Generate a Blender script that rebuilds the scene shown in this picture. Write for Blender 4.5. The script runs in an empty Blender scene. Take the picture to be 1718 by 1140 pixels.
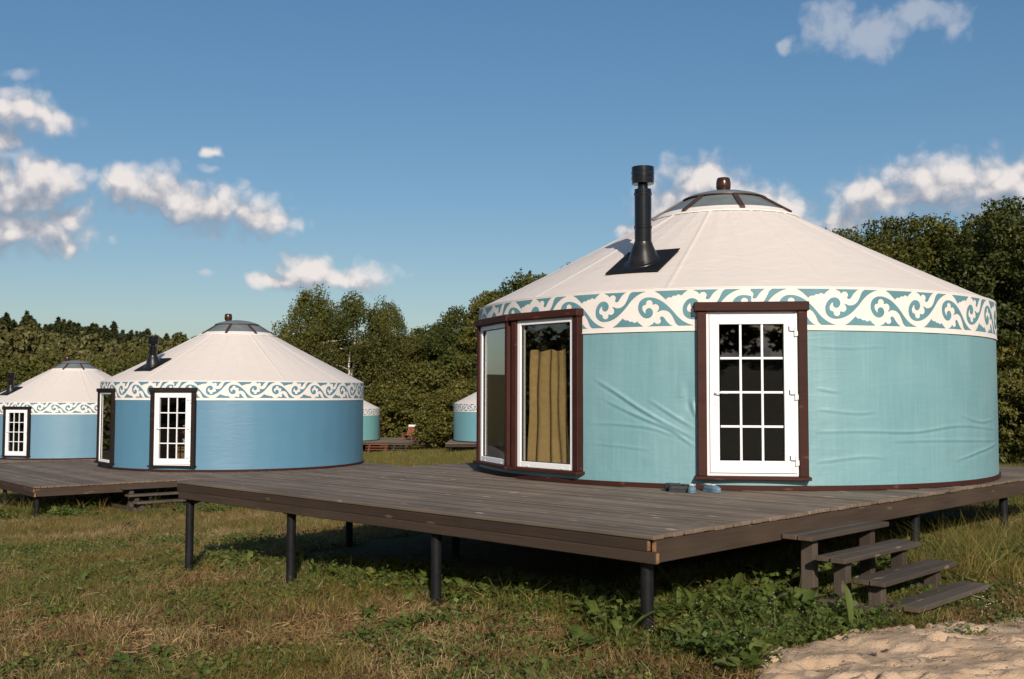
import bpy, bmesh, math, random
import numpy as np
from mathutils import Matrix, Vector
from mathutils.geometry import tessellate_polygon
R_ = math.radians
random.seed(7); rng = np.random.default_rng(7)
S = bpy.context.scene
COL = S.collection

# ------------------------------------------------------------------ camera
F_PX, PITCH, ROLL, EYE = 1767.8, 0.0532, 0.0022, 1.0514      # measured on the photograph, 1718 px wide
cam_d = bpy.data.cameras.new('camera'); cam_d.sensor_width = 36; cam_d.lens = 36*F_PX/1718
cam_d.clip_start = 0.1; cam_d.clip_end = 5000
cam = bpy.data.objects.new('camera', cam_d); COL.objects.link(cam)
cam.matrix_world = Matrix.Translation((0, 0, EYE)) @ Matrix.Rotation(math.pi/2+PITCH, 4, 'X') @ Matrix.Rotation(ROLL, 4, 'Z')
S.camera = cam
def ray(px, py):
    x, y = px-859, py-570
    c, s = math.cos(-ROLL), math.sin(-ROLL)
    x, y = (c*x-s*y)/F_PX, (s*x+c*y)/F_PX
    cp, sp = math.cos(PITCH), math.sin(PITCH)
    return np.array([x, cp+y*sp, sp-y*cp])
def at_y(px, py, Y): r = ray(px, py); return np.array([0, 0, EYE])+r*(Y/r[1])
def at_z(px, py, z): r = ray(px, py); return np.array([0, 0, EYE])+r*((z-EYE)/r[2])

# ------------------------------------------------------------------ light
SUN_EL, SUN_AZ = 25.0, -7.0            # shadows run 7 degrees left of the view axis
sun_d = bpy.data.lights.new('sun', 'SUN'); sun_d.energy = 4.2; sun_d.angle = R_(0.6); sun_d.color = (1, .905, .80)
sun = bpy.data.objects.new('sun', sun_d); COL.objects.link(sun)
ld = Vector((math.sin(R_(SUN_AZ))*math.cos(R_(SUN_EL)), math.cos(R_(SUN_AZ))*math.cos(R_(SUN_EL)), -math.sin(R_(SUN_EL))))
sun.rotation_euler = ld.to_track_quat('-Z', 'Y').to_euler(); sun.location = (4, -20, 20)
S.view_settings.view_transform = 'Standard'; S.view_settings.look = 'None'
S.view_settings.exposure = .12; S.view_settings.gamma = 1
S.render.engine = 'CYCLES'

class NT:
    """tiny node helper"""
    def __init__(s, tree): s.t = tree; s.n = tree.nodes; s.l = tree.links
    def add(s, typ, **kw):
        n = s.n.new(typ)
        for k, v in kw.items(): setattr(n, k, v)
        return n
    def put(s, sock, v):
        if v is None: return
        if isinstance(v, bpy.types.NodeSocket): s.l.new(v, sock)
        else: sock.default_value = v
    def math(s, op, a, b=None, c=None, clamp=False):
        n = s.add('ShaderNodeMath', operation=op, use_clamp=clamp)
        for i, v in enumerate((a, b, c)): s.put(n.inputs[i], v)
        return n.outputs[0]
    def vec(s, op, a, b=None, c=None):
        n = s.add('ShaderNodeVectorMath', operation=op)
        for i, v in enumerate((a, b, c)): s.put(n.inputs[i], v)
        return n.outputs['Value'] if op in ('LENGTH', 'DOT_PRODUCT') else n.outputs[0]
    def noise(s, v, scale, detail=4, rough=.55, dist=0):
        n = s.add('ShaderNodeTexNoise')
        s.put(n.inputs['Vector'], v); n.inputs['Scale'].default_value = scale; n.inputs['Detail'].default_value = detail
        n.inputs['Roughness'].default_value = rough; n.inputs['Distortion'].default_value = dist
        return n.outputs['Fac']
    def ramp(s, f, stops, interp='LINEAR'):
        n = s.add('ShaderNodeValToRGB'); n.color_ramp.interpolation = interp; e = n.color_ramp.elements
        while len(e) < len(stops): e.new(.5)
        for q, (p, c) in zip(e, stops): q.position = p; q.color = (*c, 1) if len(c) == 3 else c
        s.put(n.inputs[0], f); return n.outputs[0]
    def rng(s, f, a, b, c=0, d=1, smooth=False):
        n = s.add('ShaderNodeMapRange', interpolation_type='SMOOTHSTEP' if smooth else 'LINEAR')
        for i, v in enumerate((f, a, b, c, d)): s.put(n.inputs[i], v)
        return n.outputs[0]
    def mix(s, f, a, b, mode='MIX'):
        n = s.add('ShaderNodeMix', data_type='RGBA', blend_type=mode)
        s.put(n.inputs[0], f)
        for i, v in ((6, a), (7, b)):
            if isinstance(v, tuple) and len(v) == 3: v = (*v, 1)
            s.put(n.inputs[i], v)
        return n.outputs[2]

# ------------------------------------------------------------------ sky with clouds
SKY = .095
W = bpy.data.worlds.new('World'); S.world = W; W.use_nodes = True
W.cycles.sampling_method = 'MANUAL'; W.cycles.sample_map_resolution = 512
w = NT(W.node_tree); w.n.clear()
sky = w.add('ShaderNodeTexSky', sky_type='NISHITA', sun_disc=False)
sky.sun_elevation = R_(SUN_EL); sky.sun_rotation = R_(180+SUN_AZ); sky.air_density = 1.0; sky.dust_density = 1.2; sky.ozone_density = 2.2; sky.altitude = 150
tc = w.add('ShaderNodeTexCoord'); sep = w.add('ShaderNodeSeparateXYZ'); w.l.new(tc.outputs['Generated'], sep.inputs[0])
az = w.math('ARCTAN2', sep.outputs[0], sep.outputs[1]); el = w.math('ARCSINE', sep.outputs[2])
cmb = w.add('ShaderNodeCombineXYZ'); w.put(cmb.inputs[0], az); w.put(cmb.inputs[1], el); P0 = cmb.outputs[0]
def azel(px, py):
    r = ray(px, py); r = r/np.linalg.norm(r); return math.atan2(r[0], r[1]), math.asin(r[2])
THICK = [(0,188,92,46),(72,200,56,26),(0,232,40,28),(20,325,110,60),(90,300,56,36),(35,388,112,44),(118,365,48,32),(110,412,34,14),
         (212,308,58,28),(275,326,86,46),(345,348,92,46),(430,362,66,42),(362,258,17,9),(515,456,60,38),(570,466,100,26),(470,474,50,18),
         (1180,312,76,54),(1130,352,74,56),(1240,348,96,52),(1310,352,64,30),(1065,388,32,20),(1570,314,125,58),(1470,336,84,42),(1670,318,105,56),(1420,372,64,28)]
THIN = [(1400,42,66,48),(1460,58,80,46),(1540,26,70,30),(1600,45,40,34),(1325,72,20,15),(30,118,38,10),(345,464,26,9),(15,265,60,16),(490,432,24,8),(350,285,14,10)]
def cloud_group(name, blobs, amp, detail_scale):
    g = bpy.data.node_groups.new(name, 'ShaderNodeTree')
    g.interface.new_socket('P', in_out='INPUT', socket_type='NodeSocketVector'); g.interface.new_socket('D', in_out='OUTPUT', socket_type='NodeSocketFloat'); g.interface.new_socket('B', in_out='OUTPUT', socket_type='NodeSocketFloat')
    q = NT(g); gi = q.add('NodeGroupInput'); go = q.add('NodeGroupOutput'); p = gi.outputs[0]
    wn = q.add('ShaderNodeTexNoise', noise_dimensions='2D'); q.put(wn.inputs['Vector'], p); wn.inputs['Scale'].default_value = 30; wn.inputs['Detail'].default_value = 2
    wv = q.vec('SUBTRACT', wn.outputs['Color'], (.5, .5, .5)); pw = q.vec('MULTIPLY_ADD', wv, (.034, .022, 0), p)
    m = None
    for bx, by, rx, ry in blobs:
        a0, e0 = azel(bx, by); ix, iy = F_PX/rx, F_PX/ry
        L = q.vec('LENGTH', q.vec('MULTIPLY_ADD', pw, (ix, iy, 0), (-a0*ix, -e0*iy, 0)))
        m = L if m is None else q.math('SMOOTH_MIN', m, L, .12)
    # the same kind of cloud goes on round the rest of the sky
    fn_ = q.add('ShaderNodeTexNoise', noise_dimensions='2D'); q.put(fn_.inputs['Vector'], q.vec('MULTIPLY', p, (1, 2.2, 0))); fn_.inputs['Scale'].default_value = 4.0; fn_.inputs['Detail'].default_value = 1; far = fn_.outputs['Fac']
    sp = q.add('ShaderNodeSeparateXYZ'); q.put(sp.inputs[0], p)
    out = q.rng(q.math('ABSOLUTE', sp.outputs[0]), .50, .62)
    gen = q.math('MULTIPLY', q.math('MULTIPLY', q.rng(far, .55, .8), out), q.rng(sp.outputs[1], .75, .35))
    dens = q.math('MAXIMUM', q.math('SUBTRACT', 1.0, m), q.math('SUBTRACT', q.math('MULTIPLY', gen, 2.0), 1.0))
    nn = q.add('ShaderNodeTexNoise', noise_dimensions='2D'); q.put(nn.inputs['Vector'], q.vec('MULTIPLY_ADD', wv, (.010, .010, 0), p)); nn.inputs['Scale'].default_value = detail_scale; nn.inputs['Detail'].default_value = 6; nn.inputs['Roughness'].default_value = .6
    n2 = q.add('ShaderNodeTexVoronoi', voronoi_dimensions='2D', feature='F1'); q.put(n2.inputs['Vector'], q.vec('MULTIPLY_ADD', wv, (.016, .016, 0), p)); n2.inputs['Scale'].default_value = detail_scale*1.9
    d = q.math('ADD', dens, q.math('MULTIPLY', q.math('SUBTRACT', nn.outputs['Fac'], .5), amp*2.0))
    d = q.math('SUBTRACT', d, q.math('MULTIPLY', q.math('SUBTRACT', n2.outputs['Distance'], .40), .36))
    q.put(go.inputs[0], d); q.put(go.inputs[1], q.math('SUBTRACT', q.math('MULTIPLY', nn.outputs['Fac'], .9), q.math('MULTIPLY', n2.outputs['Distance'], .55))); return g
def density(g, p):
    n = w.add('ShaderNodeGroup'); n.node_tree = g; w.put(n.inputs[0], p); return n.outputs
gA = cloud_group('cumulus', THICK, .50, 34); gB = cloud_group('wisps', THIN, .75, 34)
dA, bA = density(gA, P0); dUp = density(gA, w.vec('ADD', P0, (.005, .020, 0)))[0]; dB = density(gB, P0)[0]
aA = w.rng(dA, -.18, .74, 0, .95, True); aB = w.rng(dB, .0, .9, 0, .5, True)
lit = w.math('ADD', w.math('ADD', .37, w.math('MULTIPLY', w.math('SUBTRACT', bA, .25), .80)), w.math('MULTIPLY', w.math('SUBTRACT', dA, dUp), .70), clamp=True)
K = 1/SKY
ccol = w.ramp(lit, [(0, (.25, .29, .36)), (.45, (.42, .43, .475)), (.75, (.66, .62, .61)), (1, (.80, .74, .71))])
ccol = w.vec('MULTIPLY', ccol, (K, K, K))
hs = w.add('ShaderNodeHueSaturation'); gm = w.add('ShaderNodeGamma'); gm.inputs[1].default_value = .76; w.l.new(sky.outputs[0], gm.inputs[0]); w.l.new(gm.outputs[0], hs.inputs['Color']); hs.inputs['Hue'].default_value = .500; hs.inputs['Saturation'].default_value = 1.40; hs.inputs['Value'].default_value = 1.30
skyc = w.mix(aB, hs.outputs[0], (.60*K, .60*K, .64*K)); skyc = w.mix(aA, skyc, ccol)
bg = w.add('ShaderNodeBackground'); bg.inputs[1].default_value = SKY; w.put(bg.inputs[0], skyc)
wo = w.add('ShaderNodeOutputWorld'); w.l.new(bg.outputs[0], wo.inputs[0])

# ------------------------------------------------------------------ materials
def mat(name):
    m = bpy.data.materials.new(name); m.use_nodes = True; q = NT(m.node_tree)
    b = q.n['Principled BSDF']; return m, q, b
def setp(b, rough=.6, spec=.5, metal=0, **kw):
    b.inputs['Roughness'].default_value = rough; b.inputs['Specular IOR Level'].default_value = spec; b.inputs['Metallic'].default_value = metal
def bump(q, b, h, strength=.3, dist=.01):
    n = q.add('ShaderNodeBump'); n.inputs['Strength'].default_value = strength; n.inputs['Distance'].default_value = dist
    q.put(n.inputs['Height'], h); q.l.new(n.outputs[0], b.inputs['Normal'])
def coords(q, kind='Object'):
    return q.add('ShaderNodeTexCoord').outputs[kind]
M = {}
def wood(name, dark, light, end=None, wear=.5, rough=.75):
    """planed timber: grain along the piece's own x axis"""
    m, q, b = mat(name); o = coords(q); oi = q.add('ShaderNodeObjectInfo'); r = oi.outputs['Random']
    off = q.add('ShaderNodeCombineXYZ'); q.put(off.inputs[0], q.math('MULTIPLY', r, 37.0)); q.put(off.inputs[1], q.math('MULTIPLY', r, 91.0)); q.put(off.inputs[2], q.math('MULTIPLY', r, 53.0))
    p = q.vec('ADD', o, off.outputs[0])
    g = q.noise(q.vec('MULTIPLY', p, (1.2, 38, 38)), 1.6, 6, .65, .4)
    big = q.noise(q.vec('MULTIPLY', p, (.5, 3, 3)), 1.5, 4)
    wn = q.noise(q.add('ShaderNodeNewGeometry').outputs['Position'], 1.1, 5, .6)
    f = q.math('ADD', q.math('MULTIPLY', g, .55), q.math('MULTIPLY', big, .45))
    c = q.ramp(f, [(.3, dark), (.68, light)])
    c = q.mix(q.rng(wn, .35, .75, 0, wear), c, tuple(min(1, x*1.45+.015) for x in light))
    c = q.mix(q.math('MULTIPLY', q.math('FRACT', q.math('MULTIPLY', r, 7.3)), .55), c, tuple(x*.62 for x in dark))
    kn = q.add('ShaderNodeTexVoronoi'); q.put(kn.inputs['Vector'], q.vec('MULTIPLY', p, (1.6, 6, 6))); kn.inputs['Scale'].default_value = 1.4
    c = q.mix(q.rng(kn.outputs['Distance'], .17, .08), c, tuple(x*1.5 for x in light))
    if end is not None:
        sx = q.add('ShaderNodeSeparateXYZ'); nrm = q.add('ShaderNodeTexCoord').outputs['Normal']; q.put(sx.inputs[0], nrm)
        fe = q.rng(q.math('ABSOLUTE', sx.outputs[0]), .8, .9)
        fe = q.math('MULTIPLY', fe, q.rng(q.noise(p, 9, 3), .35, .6))
        c = q.mix(fe, c, end)
    q.put(b.inputs['Base Color'], c); setp(b, rough, .2)
    bump(q, b, g, .35, .004); M[name] = m
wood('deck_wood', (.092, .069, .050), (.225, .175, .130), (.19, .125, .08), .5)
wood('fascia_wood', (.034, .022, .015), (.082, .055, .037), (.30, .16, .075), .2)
wood('step_wood', (.044, .033, .025), (.120, .092, .069), (.12, .08, .055), .35)
wood('red_wood', (.16, .050, .032), (.30, .105, .07), None, .3)
wood('frame_wood', (.036, .0115, .0075), (.078, .025, .0165), None, .02, .65)
wood('dark_frame_wood', (.013, .008, .007), (.028, .017, .014), None, .04, .65)
def fabric(name, base, var, objcol=False, rough=.5, spec=.35, streak=.35, bmp=.12):
    m, q, b = mat(name); o = coords(q)
    c0 = base
    clean = 1.0
    if objcol: oi = q.add('ShaderNodeObjectInfo'); c0 = oi.outputs['Color']; clean = oi.outputs['Alpha']
    sx = q.add('ShaderNodeSeparateXYZ'); q.put(sx.inputs[0], o)
    ang = q.math('MULTIPLY', q.math('ARCTAN2', sx.outputs[1], sx.outputs[0]), 3.6)
    cm = q.add('ShaderNodeCombineXYZ'); q.put(cm.inputs[0], ang); q.put(cm.inputs[1], sx.outputs[2])
    st = q.noise(q.vec('MULTIPLY', cm.outputs[0], (14, .6, 0)), 1.6, 6, .65)       # rain streaks
    pn = q.noise(cm.outputs[0], 1.3, 5, .55)
    cr = q.noise(q.vec('MULTIPLY', cm.outputs[0], (1.0, 5.5, 0)), 2.4, 4, .5, .8)
    c = q.mix(q.math('MULTIPLY', q.rng(st, .45, .75, 0, streak), clean), c0, var)
    c = q.mix(q.math('MULTIPLY', q.rng(pn, .4, .8, 0, .22), clean), c, tuple(min(1, v*1.15) for v in var))
    low = q.math('MULTIPLY', q.rng(sx.outputs[2], .34, .02), q.rng(st, .38, .66))
    c = q.mix(q.math('MULTIPLY', q.math('MULTIPLY', low, .42 if streak > .3 else 0), clean), c, (.17, .18, .12))
    q.put(b.inputs['Base Color'], c); setp(b, rough, spec)
    h = q.math('ADD', q.math('MULTIPLY', cr, .8), q.math('MULTIPLY', q.noise(o, 60, 2), .12))
    bump(q, b, h, bmp, .03); M[name] = m
fabric('wall_fabric', (.2, .4, .45), (.30, .46, .46), True, .44, .75, .30, .14)
fabric('roof_fabric', (.70, .62, .55), (.64, .55, .47), False, .6, .3, .2, .4)
def simple(name, col, rough=.5, spec=.5, metal=0, nscale=None, namt=.2, bmp=0):
    m, q, b = mat(name); setp(b, rough, spec, metal)
    if nscale:
        n = q.noise(coords(q), nscale, 5)
        c = q.mix(q.rng(n, .3, .7), tuple(v*(1-namt) for v in col), tuple(min(1, v*(1+namt)) for v in col)); q.put(b.inputs['Base Color'], c)
        if bmp: bump(q, b, n, bmp, .01)
    else: b.inputs['Base Color'].default_value = (*col, 1)
    M[name] = m
simple('cream', (.80, .73, .66), .6, .3, 0, 5, .05)
simple('band_teal', (.118, .262, .295), .55, .35, 0, 4, .12)
simple('band_blue', (.10, .225, .30), .55, .35, 0, 4, .12)
simple('upvc', (.86, .85, .83), .3, .5, 0, 3, .02)
simple('gasket', (.03, .03, .03), .6)
simple('black_metal', (.006, .006, .007), .16, .45, 0, 9, .3)
simple('post_metal', (.012, .012, .013), .45, .22, 0, 12, .35, .1)
simple('rubber', (.009, .009, .010), .6, .2, 0, 6, .4, .2)
simple('boot_rubber', (.014, .012, .011), .33, .4, 0, 9, .3)
simple('vinyl', (.155, .175, .165), .35, .4, 0, 4, .15)
simple('bar_brown', (.060, .028, .018), .4, .5, 0, 9, .25)
simple('vent_brown', (.060, .023, .013), .22, .6, .3, 5, .2)
simple('handle_metal', (.75, .75, .74), .3, .5, .6)
simple('lining', (.10, .062, .040), .8, .2, 0, 3, .3)
simple('floor_inside', (.045, .03, .022), .6, .3, 0, 3, .3)
simple('curtain', (.58, .375, .165), .8, .2, 0, 14, .1)
simple('shoe_blue', (.115, .20, .27), .6, .4, 0, 30, .15)
simple('shoe_cream', (.62, .55, .46), .8, .2)
simple('shoe_dark', (.03, .032, .035), .7, .3, 0, 30, .3)
simple('insole', (.48, .25, .17), .8)
simple('chest_wood', (.33, .18, .07), .5, .4, 0, 7, .3)
simple('blanket_red', (.33, .07, .05), .9, .1, 0, 12, .3)
simple('blanket_white', (.75, .70, .62), .9, .1, 0, 12, .1)
simple('bark', (.085, .062, .045), .9, .1, 0, 6, .4, .4)
simple('twig', (.16, .10, .065), .9, .1, 0, 20, .4)
m, q, b = mat('birch_bark')
c = q.ramp(q.noise(q.vec('MULTIPLY', coords(q), (3, 3, 9)), 1.2, 4), [(.38, (.10, .08, .07)), (.47, (.62, .57, .50)), (1, (.72, .68, .60))])
q.put(b.inputs['Base Color'], c); setp(b, .8, .2); M['birch_bark'] = m
# glazing: clear pane with a Fresnel reflection
m = bpy.data.materials.new('glass'); m.use_nodes = True; q = NT(m.node_tree); q.n.clear()
tr = q.add('ShaderNodeBsdfTransparent'); tr.inputs[0].default_value = (.80, .82, .80, 1)
gl = q.add('ShaderNodeBsdfGlossy'); gl.inputs['Roughness'].default_value = .015; gl.inputs[0].default_value = (1, 1, 1, 1)
fr = q.add('ShaderNodeFresnel'); fr.inputs[0].default_value = 1.52
mx = q.add('ShaderNodeMixShader'); gb_ = q.add('ShaderNodeNewGeometry'); q.l.new(q.math('MULTIPLY', q.math('MULTIPLY', fr.outputs[0], 2.6, clamp=True), q.math('SUBTRACT', 1.0, gb_.outputs['Backfacing'])), mx.inputs[0]); q.l.new(tr.outputs[0], mx.inputs[1]); q.l.new(gl.outputs[0], mx.inputs[2])
out = q.add('ShaderNodeOutputMaterial'); q.l.new(mx.outputs[0], out.inputs[0]); M['glass'] = m
def leafmat(name, stops, trans=.35, patch=None, patch_col=None, rough=.55):
    """foliage: each leaf takes its own colour; part of the light passes through"""
    m = bpy.data.materials.new(name); m.use_nodes = True; q = NT(m.node_tree); q.n.clear()
    ge = q.add('ShaderNodeNewGeometry'); oi = q.add('ShaderNodeObjectInfo')
    f = q.math('ADD', q.math('MULTIPLY', ge.outputs['Random Per Island'], .55), q.math('MULTIPLY', oi.outputs['Random'], .45))
    c = q.ramp(f, stops)
    if patch:
        pn = q.noise(ge.outputs['Position'], patch, 3, .55)
        c = q.mix(q.rng(pn, .40, .62), c, q.mix(1.0, c, patch_col, 'MULTIPLY') if patch_col else c)
    d = q.add('ShaderNodeBsdfPrincipled'); q.put(d.inputs['Base Color'], c); d.inputs['Roughness'].default_value = rough; d.inputs['Specular IOR Level'].default_value = .3
    t = q.add('ShaderNodeBsdfTranslucent'); q.put(t.inputs[0], q.mix(1.0, c, (1.0, 1.1, .55), 'MULTIPLY'))
    mx = q.add('ShaderNodeMixShader'); mx.inputs[0].default_value = trans; q.l.new(d.outputs[0], mx.inputs[1]); q.l.new(t.outputs[0], mx.inputs[2])
    out = q.add('ShaderNodeOutputMaterial'); q.l.new(mx.outputs[0], out.inputs[0]); M[name] = m
leafmat('leaf_green', [(.0, (.050, .058, .013)), (.5, (.092, .098, .021)), (.88, (.140, .134, .030)), (1, (.22, .16, .04))], .3, .30, (.62, .74, .62, 1))
leafmat('leaf_olive', [(.0, (.068, .068, .014)), (.5, (.124, .116, .024)), (.9, (.185, .158, .034)), (1, (.26, .165, .04))], .3, .30, (.62, .74, .62, 1))
leafmat('leaf_birch', [(.0, (.080, .082, .019)), (.5, (.138, .128, .029)), (.9, (.20, .168, .038)), (1, (.26, .18, .045))], .35, .30, (.62, .74, .62, 1))
leafmat('leaf_far', [(.0, (.068, .070, .020)), (.6, (.12, .11, .031)), (1, (.175, .14, .045))], .2)
leafmat('needle_far', [(.0, (.042, .054, .020)), (.7, (.078, .086, .031)), (1, (.12, .112, .044))], .12)
leafmat('grass_dry', [(.0, (.10, .060, .028)), (.35, (.27, .18, .08)), (.75, (.42, .31, .14)), (1, (.60, .47, .25))], .25, .9, (.78, .70, .58, 1))
leafmat('grass_green', [(.0, (.075, .082, .022)), (.5, (.165, .158, .042)), (.85, (.26, .225, .065)), (1, (.42, .34, .13))], .35, .8, (1.15, .95, .8, 1))
leafmat('weed_green', [(.0, (.050, .080, .016)), (.45, (.100, .140, .028)), (.85, (.165, .190, .045)), (1, (.32, .27, .07))], .35)
leafmat('leaf_dead', [(.0, (.055, .026, .012)), (.5, (.13, .062, .026)), (.9, (.21, .115, .045)), (1, (.30, .19, .08))], .15)
leafmat('straw', [(.0, (.17, .095, .04)), (.5, (.33, .22, .09)), (1, (.50, .36, .17))], .15)
leafmat('petal', [(0, (.5, .45, .36)), (1, (.62, .5, .42))], .2)

# ------------------------------------------------------------------ mesh helpers
class MB:
    flip = False
    def __init__(s): s.v = []; s.f = []
    def box(s, x0, x1, y0, y1, z0, z1):
        n = len(s.v); s.v += [(x0,y0,z0),(x1,y0,z0),(x1,y1,z0),(x0,y1,z0),(x0,y0,z1),(x1,y0,z1),(x1,y1,z1),(x0,y1,z1)]
        s.f += [(n,n+3,n+2,n+1),(n+4,n+5,n+6,n+7),(n,n+1,n+5,n+4),(n+1,n+2,n+6,n+5),(n+2,n+3,n+7,n+6),(n+3,n,n+4,n+7)]; return s
    def lathe(s, prof, seg=32, c=(0,0,0), caps=True):
        n = len(s.v); k = len(prof)
        for r, z in prof:
            for i in range(seg):
                a = 2*math.pi*i/seg; s.v.append((c[0]+r*math.cos(a), c[1]+r*math.sin(a), c[2]+z))
        for j in range(k-1):
            for i in range(seg):
                i2 = (i+1) % seg; s.f.append((n+j*seg+i, n+j*seg+i2, n+(j+1)*seg+i2, n+(j+1)*seg+i))
        if caps:
            s.f.append(tuple(n+i for i in range(seg-1, -1, -1))); s.f.append(tuple(n+(k-1)*seg+i for i in range(seg)))
        return s
    def tube(s, pts, rad, seg=6):
        n = len(s.v); pts = [Vector(p) for p in pts]; rad = [rad]*len(pts) if isinstance(rad, (int, float)) else rad
        for i, p in enumerate(pts):
            d = (pts[min(i+1, len(pts)-1)]-pts[max(i-1, 0)]).normalized()
            u = d.orthogonal().normalized() if abs(d.z) > .9 else d.cross(Vector((0, 0, 1))).normalized(); v = d.cross(u)
            for j in range(seg):
                a = 2*math.pi*j/seg; s.v.append(tuple(p+(u*math.cos(a)+v*math.sin(a))*rad[i]))
        for i in range(len(pts)-1):
            for j in range(seg):
                j2 = (j+1) % seg; s.f.append((n+i*seg+j, n+i*seg+j2, n+(i+1)*seg+j2, n+(i+1)*seg+j))
        s.f.append(tuple(n+j for j in range(seg-1, -1, -1))); s.f.append(tuple(n+(len(pts)-1)*seg+j for j in range(seg)))
        return s
    def mesh(s, name, m, smooth=False, bevel=0):
        if MB.flip: s.v = [(-x, y, z) for x, y, z in s.v]; s.f = [tuple(reversed(f)) for f in s.f]
        me = bpy.data.meshes.new(name); me.from_pydata(s.v, [], s.f); me.materials.append(M[m])
        if bevel:
            bm = bmesh.new(); bm.from_mesh(me); bmesh.ops.bevel(bm, geom=bm.edges[:], offset=bevel, segments=1, affect='EDGES', clamp_overlap=True); bm.to_mesh(me); bm.free()
        if smooth:
            me.polygons.foreach_set('use_smooth', [True]*len(me.polygons))
            try: me.set_sharp_from_angle(angle=R_(38))
            except Exception: pass
        me.update(); return me
def link(name, me, parent=None, loc=(0,0,0), rot=(0,0,0), label=None, cat=None, group=None, kind=None):
    o = bpy.data.objects.new(name, me); COL.objects.link(o); o.location = loc; o.rotation_euler = rot
    if parent is not None: o.parent = parent
    if label: o['label'] = label
    if cat: o['category'] = cat
    if group: o['group'] = group
    if kind: o['kind'] = kind
    return o
def empty(name, loc, rz=0, **kw):
    o = link(name, None, None, loc, (0, 0, rz), **kw); o.empty_display_size = .2; return o
def np_mesh(name, V, Fq, m, smooth=False):
    """fast mesh from arrays (faces all of one size)"""
    me = bpy.data.meshes.new(name); V = np.asarray(V, dtype=np.float32); Fq = np.asarray(Fq, dtype=np.int32); k = Fq.shape[1]
    me.vertices.add(len(V)); me.vertices.foreach_set('co', V.ravel())
    me.loops.add(Fq.size); me.loops.foreach_set('vertex_index', Fq.ravel())
    me.polygons.add(len(Fq)); me.polygons.foreach_set('loop_start', np.arange(0, Fq.size, k, dtype=np.int32))
    me.update(calc_edges=True)
    if m: me.materials.append(M[m])
    if smooth: me.polygons.foreach_set('use_smooth', [True]*len(Fq))
    me.validate(); return me
def vnoise(x, y, seed=0):
    """smooth value noise"""
    x = np.asarray(x, float); y = np.asarray(y, float); xi = np.floor(x).astype(int); yi = np.floor(y).astype(int); fx = x-xi; fy = y-yi
    fx = fx*fx*(3-2*fx); fy = fy*fy*(3-2*fy)
    def h(i, j):
        n = (i*374761393+j*668265263+seed*982451653) & 0x7fffffff; n = ((n ^ (n >> 13))*1274126177) & 0x7fffffff; return ((n ^ (n >> 16)) & 0xffff)/65535.
    return (h(xi,yi)*(1-fx)+h(xi+1,yi)*fx)*(1-fy)+(h(xi,yi+1)*(1-fx)+h(xi+1,yi+1)*fx)*fy
def fbm(x, y, seed=0, o=4):
    t = 0; a = .5
    for i in range(o): t = t+a*vnoise(x*2**i, y*2**i, seed+i); a *= .5
    return t
def sstep(a, b, x): t = np.clip((np.asarray(x, float)-a)/(b-a), 0, 1); return t*t*(3-2*t)

# ------------------------------------------------------------------ lie of the land (deck of the near yurt is z = 0)
TH = .771; A_ = np.array([math.sin(TH), math.cos(TH)]); B_ = np.array([-A_[1], A_[0]]); K_ = np.array([1.0535, 8.0175])
def uv(x, y): return (x-K_[0])*A_[0]+(y-K_[1])*A_[1], (x-K_[0])*B_[0]+(y-K_[1])*B_[1]
def ground_z(x, y):
    x = np.asarray(x, float); y = np.asarray(y, float)
    sx = 16*np.tanh((x-1)/16.)
    z = -.80+np.where(sx < 0, .062, .018)*sx-.0023*np.clip(y-8.2, -40, 60)
    z = z-.027*np.logaddexp(0, (np.clip(y, -60, 85)-19.5)/5.)*5
    z = z+.05*(fbm(x*.35, y*.35, 3)-.47)+.03*(fbm(x*1.6, y*1.6, 9)-.47)
    hill = sstep(95, 210, y)*(9.6*sstep(-20, -110, x)+.5)
    back = sstep(-18, -70, y)*5
    return z+hill+back
def sand_mask(x, y):
    n = .35*(fbm(x*2.3, y*2.3, 21)-.47)+.12*(vnoise(x*9, y*9, 5)-.5)
    edge = np.interp(x, [.6, 1.45, 1.7, 2.3, 2.8, 4.2, 6, 9], [3.0, 6.2, 7.45, 8.05, 8.42, 8.55, 8.5, 8.2])
    return edge-y+n*1.6
gx = np.sinh(np.linspace(-5.6, 5.6, 281))*3.4+1.0; gy = np.sinh(np.linspace(-4.9, 5.6, 300))*3.6+9
GX, GY = np.meshgrid(gx, gy); GZ = ground_z(GX, GY)
nx, ny = len(gx), len(gy); idx = np.arange(nx*ny).reshape(ny, nx)
Fq = np.stack([idx[:-1,:-1], idx[:-1,1:], idx[1:,1:], idx[1:,:-1]], -1).reshape(-1, 4)
m, q, b = mat('soil'); pos = q.add('ShaderNodeNewGeometry').outputs['Position']
n1 = q.noise(pos, .55, 5, .6); n2 = q.noise(pos, 7, 5, .65); n3 = q.noise(pos, 45, 3, .6)
near = q.ramp(n2, [(.3, (.040, .025, .014)), (.5, (.085, .054, .027)), (.72, (.16, .11, .052))])
grn = q.ramp(n2, [(.3, (.040, .045, .012)), (.6, (.082, .084, .022)), (.8, (.125, .115, .034))])
c = q.mix(q.rng(n1, .36, .6), near, grn); c = q.mix(q.math('MULTIPLY', n3, .35), c, (.045, .034, .018))
q.put(b.inputs['Base Color'], c); setp(b, .95, .1); bump(q, b, q.math('ADD', n2, q.math('MULTIPLY', n3, .4)), .5, .04); M['soil'] = m
link('ground', np_mesh('ground', np.stack([GX, GY, GZ], -1).reshape(-1, 3), Fq, 'soil', True), kind='structure')
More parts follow.
